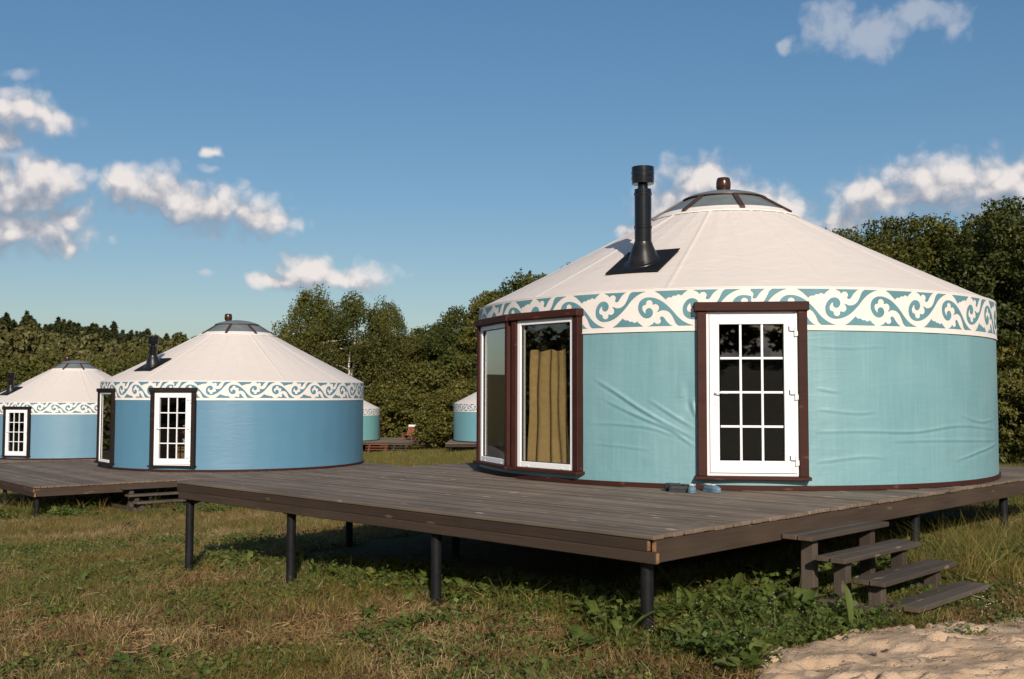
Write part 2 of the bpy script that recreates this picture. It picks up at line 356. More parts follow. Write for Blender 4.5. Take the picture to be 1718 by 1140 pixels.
# sand
sx_ = np.linspace(.3, 8, 300); sy_ = np.linspace(2.5, 9.0, 260); SX, SY = np.meshgrid(sx_, sy_); msk = sand_mask(SX, SY)
sz = ground_z(SX, SY)-.10+.15*sstep(-.35, .12, msk)+.06*sstep(.0, 1.2, msk)
ft = fbm(SX*2.1+SY*.5, SY*4.2, 31, 3); r_ = np.random.default_rng(5)
for k in range(120):
    cx, cy = r_.uniform(1.3, 6), r_.uniform(5.6, 8.5); an = r_.normal(.35, .5); la, lb = r_.uniform(.09, .17), r_.uniform(.035, .06)
    dx, dy = SX-cx, SY-cy; d = np.sqrt(((dx*math.cos(an)+dy*math.sin(an))/la)**2+((-dx*math.sin(an)+dy*math.cos(an))/lb)**2)
    sz = sz-r_.uniform(.03, .075)*(1-sstep(.45, 1.05, d))+.014*np.exp(-((d-1.35)/.3)**2)
sz = sz-.05*sstep(.47, .60, ft)*sstep(.1, .5, msk)+.03*(fbm(SX*5, SY*7, 44, 3)-.47)+.018*(fbm(SX*13, SY*17, 50, 3)-.4)
idx = np.arange(SX.size).reshape(SX.shape); Fq = np.stack([idx[:-1,:-1], idx[:-1,1:], idx[1:,1:], idx[1:,:-1]], -1).reshape(-1, 4)
SAND_H = lambda x, y: float(sz[np.abs(sy_-y).argmin(), np.abs(sx_-x).argmin()])
m, q, b = mat('sand'); pos = q.add('ShaderNodeNewGeometry').outputs['Position']; n1 = q.noise(pos, 3, 6, .65); n2 = q.noise(pos, 140, 2)
c = q.ramp(n1, [(.3, (.43, .295, .185)), (.55, (.58, .415, .27)), (.75, (.66, .49, .33))]); c = q.mix(q.math('MULTIPLY', n2, .22), c, (.38, .25, .15))
q.put(b.inputs['Base Color'], c); setp(b, .95, .1); bump(q, b, q.math('ADD', q.math('MULTIPLY', n2, .5), q.math('ADD', n1, q.noise(pos, 38, 4, .7))), .7, .022); M['sand'] = m
link('sand', np_mesh('sand', np.stack([SX, SY, sz], -1).reshape(-1, 3), Fq, 'sand', True), kind='structure')

# ------------------------------------------------------------------ timber decks
plank_cache = {}
def plank_mesh(L, wd, th, m, bev=.004):
    k = (round(L, 3), round(wd, 3), round(th, 3), m)
    if k not in plank_cache: plank_cache[k] = MB().box(0, L, -wd/2, wd/2, -th, 0).mesh('plank', m, False, bev)
    return plank_cache[k]
post_cache = {}
def post_mesh(h):
    h = round(h, 2)
    if h not in post_cache:
        post_cache[h] = MB().lathe([(.05, -h), (.05, -.012), (.085, -.012), (.085, 0)], 20).mesh('post', 'post_metal', True)
    return post_cache[h]
def deck(corner, th, U, Wd, z, label, posts, gaps=True, pw=.128):
    """local x = along the right-hand edge (u), local y = along the left-hand edge (v); boards run along y"""
    root = empty('timber_deck', (corner[0], corner[1], z), math.pi/2-th, label=label, cat='deck', group='timber decks on steel posts')
    n = int(U/(pw+.012)); r = random.Random(int(U*100+z*77))
    for i in range(n):
        e0, e1 = r.uniform(-.014, .012), r.uniform(-.012, .012)
        me = plank_mesh(Wd+.03, pw, .036, 'deck_wood', .007)
        o = link('plank', me, root, ((i+.5)*(pw+.012), -.018+e0, r.uniform(-.005, .002)), (r.uniform(-.014, .014), 0, math.pi/2+r.uniform(-.0006, .0006)))
    Ue = n*(pw+.012)
    # fascia: the left-hand (front) pair of boards, one long and one short, and the right-hand beam resting on the lower one
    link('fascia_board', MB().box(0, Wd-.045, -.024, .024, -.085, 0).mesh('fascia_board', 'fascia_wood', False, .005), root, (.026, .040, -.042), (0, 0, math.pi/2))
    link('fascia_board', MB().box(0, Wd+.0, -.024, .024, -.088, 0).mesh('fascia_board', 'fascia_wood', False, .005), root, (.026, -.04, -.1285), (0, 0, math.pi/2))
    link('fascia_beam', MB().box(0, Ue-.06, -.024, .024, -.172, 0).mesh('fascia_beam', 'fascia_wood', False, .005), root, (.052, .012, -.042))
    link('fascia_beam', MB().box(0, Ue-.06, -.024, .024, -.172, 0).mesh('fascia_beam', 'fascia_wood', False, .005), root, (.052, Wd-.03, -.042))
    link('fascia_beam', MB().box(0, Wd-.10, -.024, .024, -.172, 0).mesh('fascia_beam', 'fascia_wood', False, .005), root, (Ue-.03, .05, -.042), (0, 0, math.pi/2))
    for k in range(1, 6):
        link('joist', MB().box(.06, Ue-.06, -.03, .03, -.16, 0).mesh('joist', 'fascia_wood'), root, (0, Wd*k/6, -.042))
    for (pu, pv) in posts:
        wx = corner[0]+math.sin(th)*pu-math.cos(th)*pv; wy = corner[1]+math.cos(th)*pu+math.sin(th)*pv
        h = z-.2175-float(ground_z(wx, wy))+.12
        link('post', post_mesh(h), root, (pu, pv, -.2175))
    return root, Ue
grid = [(u, v) for u in (.12, 2.55, 5.0, 7.68, 10.2) for v in (.13, 2.56, 4.92, 7.1)]
deck(K_, TH, 10.5, 7.218, 0, 'large weathered timber deck carrying the nearest turquoise yurt', grid)
MID_C, MID_TH, MID_Z = np.array([-7.863, 30.087]), R_(50), -.876
deck((-10.014, 22.195), MID_TH, 9.9, 8.4, MID_Z, 'timber deck under the blue yurt with steps at its right edge', [(u, v) for u in (.12, 2.55, 5, 7.6, 9.6) for v in (.13, 2.6, 5.2, 8.2)])
LF_C, LF_TH, LF_Z = np.array([-18.85, 45.5]), R_(54), -1.53
a = np.array([math.sin(LF_TH), math.cos(LF_TH)]); bb = np.array([-a[1], a[0]])
deck(LF_C-6.7*a-3.75*bb, LF_TH, 10.6, 7.6, LF_Z, 'distant timber deck under the leftmost pale blue yurt', [(u, v) for u in (.12, 3.5, 7, 10.2) for v in (.13, 3.8, 7.4)])
FA_C, FA_Z = np.array([.0, 65.3]), -1.72
deck((FA_C[0]+3.85, FA_C[1]-3.9), R_(0), 7.8, 7.7, FA_Z, 'far deck on steel posts under the small yurt beside the near window', [(u, v) for u in (.12, 3.8, 7.4) for v in (.2, 2.0, 3.8, 5.6, 7.4)])
FB_C, FB_Z = np.array([-13.2, 76.5]), -2.17
deck((-5.65, 73.4), R_(0), 7.6, 12.2, FB_Z, 'far low deck carrying a lounge chair before the dark trees', [(u, v) for u in (.12, 3.8, 7.2) for v in (.2, 2.6, 5, 7.4, 9.8, 12)])

# ------------------------------------------------------------------ wooden steps
def steps(corner, th, z, u0, label, m='step_wood', n=4, dz=.16, w_=1.52, run=.31, rnd=0, z1=-.155):
    wx = corner[0]+math.sin(th)*u0; wy = corner[1]+math.cos(th)*u0
    root = empty('wooden_steps', (wx, wy, z), math.pi/2-th, label=label, cat='steps', group='timber steps leading down from the decks')
    r = random.Random(rnd)
    for i in range(n):
        zz = z1-dz*i; y1 = -.03-run*i
        for j in range(2):
            me = plank_mesh(w_, .135, .045, m, .006)
            link('tread_plank', me, root, (r.uniform(-.02, .02)+(.05*(i == 2)), y1-.0675-j*.145, zz+r.uniform(-.002, .002)), (0, 0, r.uniform(-.008, .008)))
        cy = y1-.14
        gx_, gy_ = wx+math.sin(th)*.7+math.cos(th)*(-cy), wy+math.cos(th)*.7-math.sin(th)*(-cy)
        hb = z+zz-.045-float(ground_z(gx_, gy_))+.10
        for xx in (.16, w_-.24):
            link('support', MB().box(0, max(hb, .08), -.06, .06, -.045, .045).mesh('support', m, False, .004), root, (xx+.05, cy, zz-.046), (0, math.pi/2, 0))
    for xx in (.07, w_-.12):
        zg = float(ground_z(wx+math.cos(th)*.5, wy-math.sin(th)*.5))-z
        link('base_beam', MB().box(-.30, n*run*.8, -.04, .04, -.08, .10).mesh('base_beam', m, False, .005), root, (xx-.07, -.02, zg+.03), (0, 0, -math.pi/2))
    return root
steps(K_, TH, 0, 1.88, 'weathered grey timber steps of four treads beside the sand', rnd=1)
steps((-10.014, 22.195), MID_TH, MID_Z, 1.78, 'brown timber steps below the blue yurt, behind the near deck corner', rnd=2, w_=1.75, dz=.135, z1=-.10)
steps((-10.05, 73.35), R_(90), FB_Z, -.0, 'reddish timber steps at the far deck below the lounge chair', 'red_wood', 3, .15, 1.55, .32, 3)
steps((-8.40, 73.35), R_(90), FB_Z, .05, 'greyish timber steps at the far deck, right of the red ones', 'step_wood', 3, .15, 1.25, .32, 4)

# ------------------------------------------------------------------ yurts
R, H = 3.6, 2.28
DOOR = dict(c=-96.9, w=1.20, z0=.127, z1=2.104)
WINS = [dict(c=-138.8, w=1.20), dict(c=-159.1, w=1.20)]
OPEN = [(-105.3, -88.5, .14, 2.03), (-147.5, -130.1, .13, 2.03), (-167.9, -150.4, .13, 2.03)]
def hit_wall(px, py, c=(3.1267, 15.406)):
    r = ray(px, py); d = r[:2]; c = np.array(c); a = d@d; bq = -2*d@c; cq = c@c-R*R
    t = (-bq-math.sqrt(max(0, bq*bq-4*a*cq)))/(2*a); P = np.array([0, 0, EYE])+r*t
    return math.degrees(math.atan2(P[1]-c[1], P[0]-c[0])), P[2]
def in_open(ph, z):
    return any(a < ph < b_ and z0 < z < z1 for a, b_, z0, z1 in OPEN)
# creases in the near yurt's wall (angle, height), read off the photograph
zr = lambda pts, s, x0, y0: [hit_wall(x0+s*x, y0+s*y) for x, y in pts]
CREASE = [(zr(p, .3158, 780, 500), a, sg) for p, a, sg in (
    ([(680,425),(800,500),(900,570),(1050,660),(1230,752)], .020, .020), ([(730,535),(900,620),(1100,700),(1232,800)], .014, .018),
    ([(960,530),(1100,622),(1232,700)], .011, .018), ([(1205,540),(1215,590),(1235,640)], .020, .022), ([(640,665),(820,670),(1000,690),(1180,760)], .008, .016),
    ([(640,770),(850,790),(1000,810)], .006, .016), ([(1180,430),(1190,560),(1160,650)], -.012, .04))]
CREASE += [(zr(p, .4387, 1360, 300), a, sg) for p, a, sg in (
    ([(0,970),(200,965),(400,972),(560,940),(714,962)], .011, .016), ([(280,1005),(500,1000),(714,1000)], .009, .016), ([(540,1085),(640,1045),(714,1008)], .012, .016),
    ([(0,1088),(200,1062),(300,1070)], .008, .016), ([(0,880),(180,900),(260,890)], .006, .016), ([(0,640),(150,650),(300,640)], .004, .016), ([(10,800),(120,820)], .006, .016),
    ([(560,900),(650,935),(700,920)], .008, .016))]
def crease_disp(ph, z):
    d = np.zeros_like(ph)
    for pts, amp, sg in CREASE:
        s = np.array([(math.radians(p)*R, zz) for p, zz in pts]); x = np.radians(ph)*R; best = np.full_like(ph, 9.); tt = np.zeros_like(ph); L = len(s)-1
        # smooth the polyline
        ts = np.linspace(0, L, 90*L+1); cx = np.interp(ts, range(L+1), s[:,0]); cz = np.interp(ts, range(L+1), s[:,1])
        kx = np.convolve(np.pad(cx, 35, 'edge'), np.ones(71)/71, 'valid'); kz = np.convolve(np.pad(cz, 35, 'edge'), np.ones(71)/71, 'valid')
        near = (x > kx.min()-.15) & (x < kx.max()+.15) & (z > kz.min()-.15) & (z < kz.max()+.15)
        xi, zi = x[near], z[near]
        if not len(xi): continue
        D = (xi[:,None]-kx)**2+(zi[:,None]-kz)**2; j = D.argmin(1); dist = np.sqrt(D.min(1)); taper = np.sin(np.pi*np.clip(j/len(kx), .02, .98))**.7
        sg = sg*1.15; sgn = np.sign(zi-kz[j])
        prof = np.exp(-(dist/sg)**2)-.45*np.exp(-((dist-1.8*sg)/sg)**2)*(sgn < 0)
        d[near] += .68*amp*taper*prof
    return d
def wall_mesh(fine):
    if fine: ph = np.unique(np.round(np.concatenate([np.linspace(-175, -8, 900), np.linspace(-8, 185, 60)]), 4)); zz = np.linspace(0, 1.86, 230)
    else: ph = np.linspace(-180, 180, 241); zz = np.linspace(0, 1.86, 14)
    ph = np.unique(np.round(np.concatenate([ph, [o[0] for o in OPEN], [o[1] for o in OPEN]]), 4)); zz = np.unique(np.round(np.concatenate([zz, [.13, .14]]), 4))
    PH, ZZ = np.meshgrid(ph, zz); r = np.full_like(PH, R)
    r = r-.004*np.abs(np.sin(np.radians(PH)*22))*sstep(0, .3, ZZ)           # cloth drawn over the lattice
    if fine:
        r += crease_disp(PH.ravel(), ZZ.ravel()).reshape(PH.shape)
        r += .006*(fbm(PH*.22, ZZ*1.6, 77)-.47)+.004*(fbm(PH*.5, ZZ*9, 78)-.47)*sstep(1.5, .5, ZZ)
    else: r += .006*(fbm(PH*.1, ZZ*2, 77)-.47)
    X, Y = r*np.cos(np.radians(PH)), r*np.sin(np.radians(PH)); n_, k_ = PH.shape
    idx = np.arange(PH.size).reshape(PH.shape); Fq = np.stack([idx[:-1,:-1], idx[:-1,1:], idx[1:,1:], idx[1:,:-1]], -1).reshape(-1, 4)
    pc = ((PH[:-1,:-1]+PH[1:,1:])/2).ravel(); zc = ((ZZ[:-1,:-1]+ZZ[1:,1:])/2).ravel(); keep = np.ones(len(pc), bool)
    for a, b_, z0, z1 in OPEN: keep &= ~((pc > a) & (pc < b_) & (zc > z0) & (zc < z1))
    return np_mesh('wall', np.stack([X, Y, ZZ], -1).reshape(-1, 3), Fq[keep], 'wall_fabric', True)
def ring_mesh(name, r, z0, z1, m, cut=True, seg=360, th=0):
    ph = np.unique(np.round(np.concatenate([np.linspace(-180, 180, seg+1)]+[[o[0], o[1]] for o in OPEN]), 4)); zs = sorted({z0, z1} | ({2.03} if cut and z0 < 2.03 < z1 else set()) | ({.135} if cut and z0 < .135 < z1 else set()))
    V = []; F = []
    for zz in zs:
        for p in ph: V.append((r*math.cos(R_(p)), r*math.sin(R_(p)), zz))
    k = len(ph)
    for j in range(len(zs)-1):
        for i in range(k-1):
            if cut and in_open((ph[i]+ph[i+1])/2, (zs[j]+zs[j+1])/2): continue
            F.append((j*k+i, j*k+i+1, (j+1)*k+i+1, (j+1)*k+i))
    return np_mesh(name, V, F, m, True)
def band_shell(name, r0, r1, z0, z1, m, seg=240):
    b_ = MB(); b_.lathe([(r0, z0), (r1, z0), (r1, z1), (r0, z1), (r0, z0)], seg, caps=False); return b_.mesh(name, m, True)
# scroll ornament: teal fields traced in one half of the repeat, turned half round for the other
def yt(x): return 195-.0441*x
def yb(x): return 651-.031*x
TD1 = [(950,450),(955,405),(977,382),(1007,375),(1037,392),(1055,430),(1045,470),(1015,500),(965,512),(915,497),(870,450),(848,390),(855,320),(890,270),(950,238),(1030,233),(1110,250),(1190,290),(1260,345),(1325,410),(1390,485),(1455,540),(1530,580),(1600,601,1),
       (1405,608,1),(1365,575),(1330,500),(1290,440),(1240,408),(1180,402),(1135,420),(1110,425),(1136,392),(1135,345),(1095,318),(1052,328),(1046,285),(1005,265),(965,288),(958,325),(915,345),(905,385),(920,420)]
TD2 = [(985,621,1),(1045,592),(1070,562),(1090,582),(1135,586),(1165,550),(1152,505),(1175,487),(1205,500),(1240,550),(1290,597),(1325,610,1)]
TD3 = [(470,637,1),(530,600),(580,556),(622,515,1),(640,533),(668,545),(695,538,1),(718,558),(742,562),(758,555,1),(782,574),(812,570),(832,555,1),(862,585),(915,623,1)]
P_ = 1255.
def rect(pt):
    x, y = pt[0], pt[1]; t = (yb(x)-y)/(yb(x)-yt(x)); return ((x-677)/P_, min(max(t, 0), 1)-.5, len(pt) > 2)
def smooth_poly(poly):
    out = []; n = len(poly)
    for i in range(n):
        p0, p1, p2, p3 = (poly[(i+k) % n] for k in (-1, 0, 1, 2)); straight = p1[2] and p2[2]
        for t in ((0,) if straight else (0, .33, .67)):
            q0 = p1 if p1[2] else p0; q3 = p2 if p2[2] else p3
            f = lambda k: .5*((2*p1[k])+(-q0[k]+p2[k])*t+(2*q0[k]-5*p1[k]+4*p2[k]-q3[k])*t*t+(-q0[k]+3*p1[k]-3*p2[k]+q3[k])*t**3)
            out.append((f(0), max(-.5, min(.5, f(1)))))
    return out
PER = 360/21.
def ornament_mesh():
    polys = [smooth_poly([rect(p) for p in t]) for t in (TD1, TD2, TD3)]
    polys += [[(s-.514, -t) for s, t in p] for p in polys]      # the other half is mirrored top to bottom
    bm = bmesh.new()
    for p in polys:
        vs = [bm.verts.new((s*PER, t*.405+2.053, 0)) for s, t in p]
        for tri in tessellate_polygon([[Vector((s*PER, t, 0)) for s, t in p]]):
            try: bm.faces.new([vs[i] for i in tri])
            except ValueError: pass
    for k in np.arange(-1.1, 1.0, .022):
        bmesh.ops.bisect_plane(bm, geom=bm.verts[:]+bm.edges[:]+bm.faces[:], plane_co=(k*PER, 0, 0), plane_no=(1, 0, 0))
    base_me = bpy.data.meshes.new('tmp'); bm.to_mesh(base_me); bm.free(); base_me.calc_loop_triangles()
    v = np.array([x.co[:] for x in base_me.vertices]); f = np.array([t.vertices[:] for t in base_me.loop_triangles]); bpy.data.meshes.remove(base_me)
    d0 = (355-677)/P_*PER; VV = []; FF = []; n = 0
    def emit(off, lo, hi):
        nonlocal n
        vv = v.copy(); vv[:,0] += off; cen = vv[f].mean(1); keep = (cen[:,0] > lo) & (cen[:,0] < hi)
        for a, b_, z0, z1 in OPEN: keep &= ~((((cen[:,0]+180) % 360-180) > a) & (((cen[:,0]+180) % 360-180) < b_) & (cen[:,1] < 2.03))
        if keep.any(): VV.append(vv); FF.append(f[keep]+n); n += len(vv)
    for i in range(-12, 2): emit(-124.1-d0+PER*i*1.0, -277, -96.9)
    for i in range(-2, 12): emit(-81.6-d0+PER*i, -96.9, 83)
    vv = np.concatenate(VV); ff = np.concatenate(FF); a = np.radians(vv[:,0]); rr = R+.0135
    V = np.stack([rr*np.cos(a), rr*np.sin(a), vv[:,1]], -1)
    t = V[ff]; nrm = np.cross(t[:,1]-t[:,0], t[:,2]-t[:,0]); flip = (nrm*t.mean(1))[:, :2].sum(1) < 0; ff[flip] = ff[flip][:, ::-1]
    return V, ff
ORN_V, ORN_F = ornament_mesh()
def roof_mesh():
    ph = np.linspace(-180, 180, 1081); rs = np.linspace(.60, R+.012, 60); PH, RS = np.meshgrid(ph, rs); t = (RS-.6)/(R-.6)
    z = H+.525*(R-RS)
    a = np.radians(PH)
    sag = np.abs(np.sin(a*24))                             # cloth sags between the roof poles
    z = z-.0035*sag**.8*np.sin(np.pi*np.clip(t*.86+.12, 0, 1))-.02*np.sin(np.pi*t)
    for s0 in np.arange(-172, 180, 30): z += .011*np.exp(-((np.radians((PH-s0+180) % 360-180))*RS/.02)**2)
    z += .010*(fbm(PH*.12, RS*2.0, 91)-.47)*np.sin(np.pi*t)+.007*(fbm(PH*.6/(RS), RS*5.0+PH*.03, 95)-.47)+.016*(fbm(PH*.16, RS*.5, 97, 3)-.44)*sstep(2.9, 1.0, RS)*sstep(.9, 1.2, RS)
    V = np.stack([RS*np.cos(a), RS*np.sin(a), z], -1).reshape(-1, 3); idx = np.arange(PH.size).reshape(PH.shape)
    Fq = np.stack([idx[:-1,:-1], idx[1:,:-1], idx[1:,1:], idx[:-1,1:]], -1).reshape(-1, 4)
    return np_mesh('roof', V, Fq, 'roof_fabric', True)
def inner_roof():
    b_ = MB(); b_.lathe([(R-.09, H-.10), (.83, H-.1+.525*(R-.92)), (.4, 3.86)], 64, caps=False); return b_.mesh('ceiling_lining', 'lining', True)
BANDM = {}
def band_parts(teal):
    if teal not in BANDM:
        BANDM[teal] = np_mesh('scroll_ornament', ORN_V, ORN_F, teal, False)
    return BANDM[teal]
MESH = {}
def shared(key, fn):
    if key not in MESH: MESH[key] = fn()
    return MESH[key]
def lattice_door(parent, fw, dark):
    """opening with brown boards round a white glazed door; local x along the wall, y outwards"""
    wdt = 1.21; z0, z1 = .127, 2.104; m = fw
    K = 'd'+m
    base = R-.03
    yb0, yb1 = -.06, .085
    link('jamb', shared(K+'j', lambda: MB().box(-.05, .05, yb0-.04, yb1, .155, 2.0).mesh('jamb', m, False, .006)), parent, (-wdt/2+.05, base, 0))
    link('jamb', shared(K+'j2', lambda: MB().box(-.05, .05, yb0-.04, yb1, .155, 2.0).mesh('jamb', m, False, .006)), parent, (wdt/2-.05, base, 0))
    link('lintel', shared(K+'l', lambda: MB().box(-wdt/2-.035, wdt/2+.02, yb0-.06, yb1+.03, 2.001, 2.104).mesh('lintel', m, False, .008)), parent, (0, base, 0))
    link('sill', shared(K+'s', lambda: MB().box(-wdt/2-.035, wdt/2+.025, yb0-.06, yb1+.035, .115, .154).mesh('sill', m, False, .006)), parent, (0, base, 0))
    x0, x1, b0, b1 = -wdt/2+.101, wdt/2-.101, .156, 1.999
    link('door_surround', shared(K+'ds', lambda: MB().box(x0, x0+.038, -.04, .045, b0, b1).box(x1-.038, x1, -.04, .045, b0, b1).box(x0+.038, x1-.038, -.04, .045, b1-.038, b1).box(x0+.038, x1-.038, -.04, .045, b0, b0+.03).mesh('door_surround', 'upvc', False, .004)), parent, (0, base, 0))
    l0, l1, c0, c1 = x0+.034, x1-.030, b0+.034, b1-.032
    g0, g1, h0, h1 = l0+.107, l1-.125, .325, 1.855
    leaf = link('door', shared(K+'leaf', lambda: MB().box(l0, g0, -.03, .062, c0, c1).box(g1, l1, -.03, .062, c0, c1).box(g0, g1, -.03, .062, h1, c1).box(g0, g1, -.03, .062, c0, h0).mesh('door', 'upvc', False, .004)), parent, (0, base, 0))
    gw, gh = (g1-g0)/3, (h1-h0)/4
    for i in (1, 2): link('glazing_bar', shared(K+'gb', lambda: MB().box(-.0125, .0125, .002, .050, h0, h1).mesh('glazing_bar', 'upvc', False, .002)), leaf, (g0+gw*i, 0, 0))
    for j in (1, 2, 3):
        for i in range(3): link('glazing_bar', shared(K+'gc', lambda: MB().box(.0128, gw-.0128, .002, .0485, -.0125, .0125).mesh('glazing_bar', 'upvc', False, .002)), leaf, (g0+gw*i, 0, h0+gh*j))
    for j in range(4):
        for i in range(3): link('pane', shared(K+'gp', lambda: MB().box(.0135, gw-.0135, .018, .024, .0135, gh-.0135).mesh('pane', 'glass')), leaf, (g0+gw*i, 0, h0+gh*j))
    def handle():
        b_ = MB(); b_.box(-.014, .014, .062, .072, -.115, .10); b_.tube([(0, .07, .015), (0, .115, .015), (.03, .125, .015), (.13, .122, .012)], .0095, 8); b_.box(-.006, .006, .072, .075, -.075, -.045); return b_.mesh('handle', 'upvc', True)
    link('handle', shared('handle', handle), leaf, (l0+.062, 0, 1.07))
    def hinge():
        b_ = MB(); b_.tube([(0, .075, -.055), (0, .075, .055)], .013, 10); b_.box(-.06, -.002, .0625, .072, .008, .055); b_.box(.002, .03, .05, .07, -.05, .005); return b_.mesh('hinge', 'upvc', False)
    for zz in (.33, 1.06, 1.77):
        link('hinge', shared('hinge', hinge), leaf, (l1-.002, 0, zz))
        link('hinge_shadow_strip', shared('hshade', lambda: MB().box(-.072, -.061, .0622, .0665, .004, .056).box(-.061, -.012, .0622, .0665, -.004, .0065).mesh('hinge_shadow_strip', 'gasket')), leaf, (l1-.002, 0, zz))  # black strips beside and under each hinge plate stand in for its shadow
    link('gasket', shared(K+'gk', lambda: MB().box(l0-.004, l1+.004, .046, .049, c0-.004, c0+.002).box(l0-.004, l0+.002, .046, .049, c0, c1).box(l0, l1, .046, .049, c1-.002, c1+.004).mesh('gasket', 'gasket')), leaf, (0, 0, 0))
def picture_window(parent, fw, wdt):
    m = fw; K = 'w%.2f%s' % (wdt, m); base = R-.03; yb0, yb1 = -.06, .075
    for s in (-1, 1): link('jamb', shared(K+'j%d' % s, lambda: MB().box(-.045, .045, yb0-.05, yb1, .15, 2.0).mesh('jamb', m, False, .006)), parent, (s*(wdt/2-.045), base, 0))
    link('lintel', shared(K+'l', lambda: MB().box(-wdt/2-.02, wdt/2+.02, yb0-.06, yb1+.03, 2.001, 2.092).mesh('lintel', m, False, .008)), parent, (0, base, 0))
    link('sill', shared(K+'s', lambda: MB().box(-wdt/2-.02, wdt/2+.025, yb0-.06, yb1+.045, .108, .149).mesh('sill', m, False, .006)), parent, (0, base, 0))
    x0, x1, b0, b1 = -wdt/2+.091, wdt/2-.091, .151, 1.999
    fr_ = link('window', shared(K+'f', lambda: MB().box(x0, x0+.062, -.04, .05, b0, b1).box(x1-.062, x1, -.04, .05, b0, b1).box(x0+.062, x1-.062, -.04, .05, b1-.062, b1).box(x0+.062, x1-.062, -.04, .05, b0, b0+.072).mesh('window', 'upvc', False, .005)), parent, (0, base, 0))
    link('gasket', shared(K+'g', lambda: MB().box(x0+.0625, x0+.07, 0, .03, b0+.0725, b1-.0625).box(x1-.07, x1-.0625, 0, .03, b0+.0725, b1-.0625).box(x0+.07, x1-.07, 0, .03, b1-.07, b1-.0625).box(x0+.07, x1-.07, 0, .03, b0+.0725, b0+.08).mesh('gasket', 'gasket')), fr_)
    link('pane', shared(K+'p', lambda: MB().box(x0+.071, x1-.071, .010, .016, b0+.081, b1-.071).mesh('pane', 'glass')), fr_)
    for xx in (x0+.2, x1-.2): link('drain_cap', shared('dc', lambda: MB().box(-.022, .022, .05, .056, b0+.012, b0+.024).mesh('drain_cap', 'upvc')), fr_, (xx, 0, 0))
def bearing(parent, deg):
    """group Empty facing outwards at an angle (local y outwards)"""
    return deg
def yurt(c, z, rot, label, wall_col, teal, fw, fine=False, vent=(0, .06)):
    root = empty('yurt', (c[0], c[1], z+.004), R_(rot), label=label, cat='yurt', group='round yurts of the camp')
    o = link('wall', shared('wallF' if fine else 'wallC', lambda: wall_mesh(fine)), root); o.color = (*wall_col, 1 if fine else .12)
    link('wall_lining', shared('lin', lambda: ring_mesh('wall_lining', R-.07, .0, H-.02, 'lining')), root)
    link('inner_floor', shared('flr', lambda: MB().lathe([(R-.075, .006), (.02, .0065)], 64, caps=False).mesh('inner_floor', 'floor_inside')), root)
    link('base_rim', shared('rim', lambda: band_shell('base_rim', R-.02, R+.024, 0, .052, 'frame_wood')), root)
    link('valance', shared('val', lambda: ring_mesh('valance', R+.0095, 1.79, 2.285, 'cream')), root)
    link('scroll_ornament', band_parts(teal), root)
    link('valance_hem', shared('hem', lambda: ring_mesh('valance_hem', R+.0145, 1.788, 1.803, 'cream')), root)
    link('roof', shared('roof', roof_mesh), root); link('ceiling_lining', shared('ceil', inner_roof), root)
    def place(deg, fn, *a):
        before = set(root.children); MB.flip = True; fn(root, *a); MB.flip = False      # wall seen from outside: x runs right to left
        for o in root.children:
            if o not in before:
                o.location.x *= -1
                for ch in o.children: ch.location.x *= -1
                x, y, zz = o.location; t = R_(deg-90); o.location = (x*math.cos(t)-y*math.sin(t), x*math.sin(t)+y*math.cos(t), zz); o.rotation_euler = (0, 0, t)
    def mirror_x(o): return o
    place(DOOR['c'], lattice_door, fw, False)
    for wd in WINS: place(wd['c'], picture_window, fw, wd['w'])
    # crown: grey vinyl skirt, brown bars, lid, vent
    zs = H+.525*(R-1.08)+.012; zr_ = 3.915
    sk = lambda r_: zs+(1.08-r_)*(zr_-zs)/.50
    link('crown_hem', shared('ch', lambda: MB().lathe([(1.095, zs-.022), (1.095, zs-.004), (1.08, zs), (.955, sk(.955))], 72, caps=False).mesh('crown_hem', 'cream', True)), root)
    link('crown_skirt', shared('cs', lambda: MB().lathe([(.955, sk(.955)), (.75, sk(.75)), (.56, sk(.56))], 72, caps=False).mesh('crown_skirt', 'vinyl', True)), root)
    tilt = math.atan((zr_-zs)/.50)
    for k in range(8):
        o = link('crown_bar', shared('cb', lambda: MB().box(0, .57, -.034, .034, .004, .03).mesh('crown_bar', 'bar_brown', False, .004)), root); t = R_(45*k-88)
        o.rotation_mode = 'QUATERNION'; o.rotation_quaternion = (Matrix.Rotation(t, 3, 'Z') @ Matrix.Rotation(tilt, 3, 'Y')).to_quaternion(); o.location = (.575*math.cos(t), .575*math.sin(t), sk(.575))
    lid = link('crown_lid', shared('cl', lambda: MB().lathe([(.55, zr_+.012), (.61, zr_+.008), (.61, zr_+.022), (.50, zr_+.068), (.33, zr_+.112), (.14, zr_+.138), (.02, zr_+.142)], 56).mesh('crown_lid', 'vinyl', True)), root)
    link('lid_rim', shared('lr', lambda: MB().lathe([(.585, zr_+.000), (.620, zr_+.000), (.620, zr_+.016), (.585, zr_+.016), (.585, zr_+.000)], 56, caps=False).mesh('lid_rim', 'bar_brown', True)), lid)
    link('roof_vent', shared('rv', lambda: MB().lathe([(.055, -.10), (.058, .0), (.085, .006), (.100, .03), (.108, .07), (.106, .13), (.094, .185), (.085, .197), (.02, .199)], 32).mesh('roof_vent', 'vent_brown', True)), root, (vent[0], vent[1], 4.082-.12*math.hypot(*vent)))
    # chimney
    ca, cr = R_(-122.7), 2.76; ch = empty('chimney', (0, 0, 0)); ch.parent = root; ch.location = (cr*math.cos(ca), cr*math.sin(ca), H+.525*(R-cr)-.012); ch.rotation_euler = (0, 0, ca)
    sl = math.atan(.525)
    link('flashing_plate', shared('fp', lambda: MB().box(-.37, .37, -.36, .36, .012, .026).mesh('flashing_plate', 'rubber', False, .004)), ch, (0, 0, 0), (0, sl, 0))
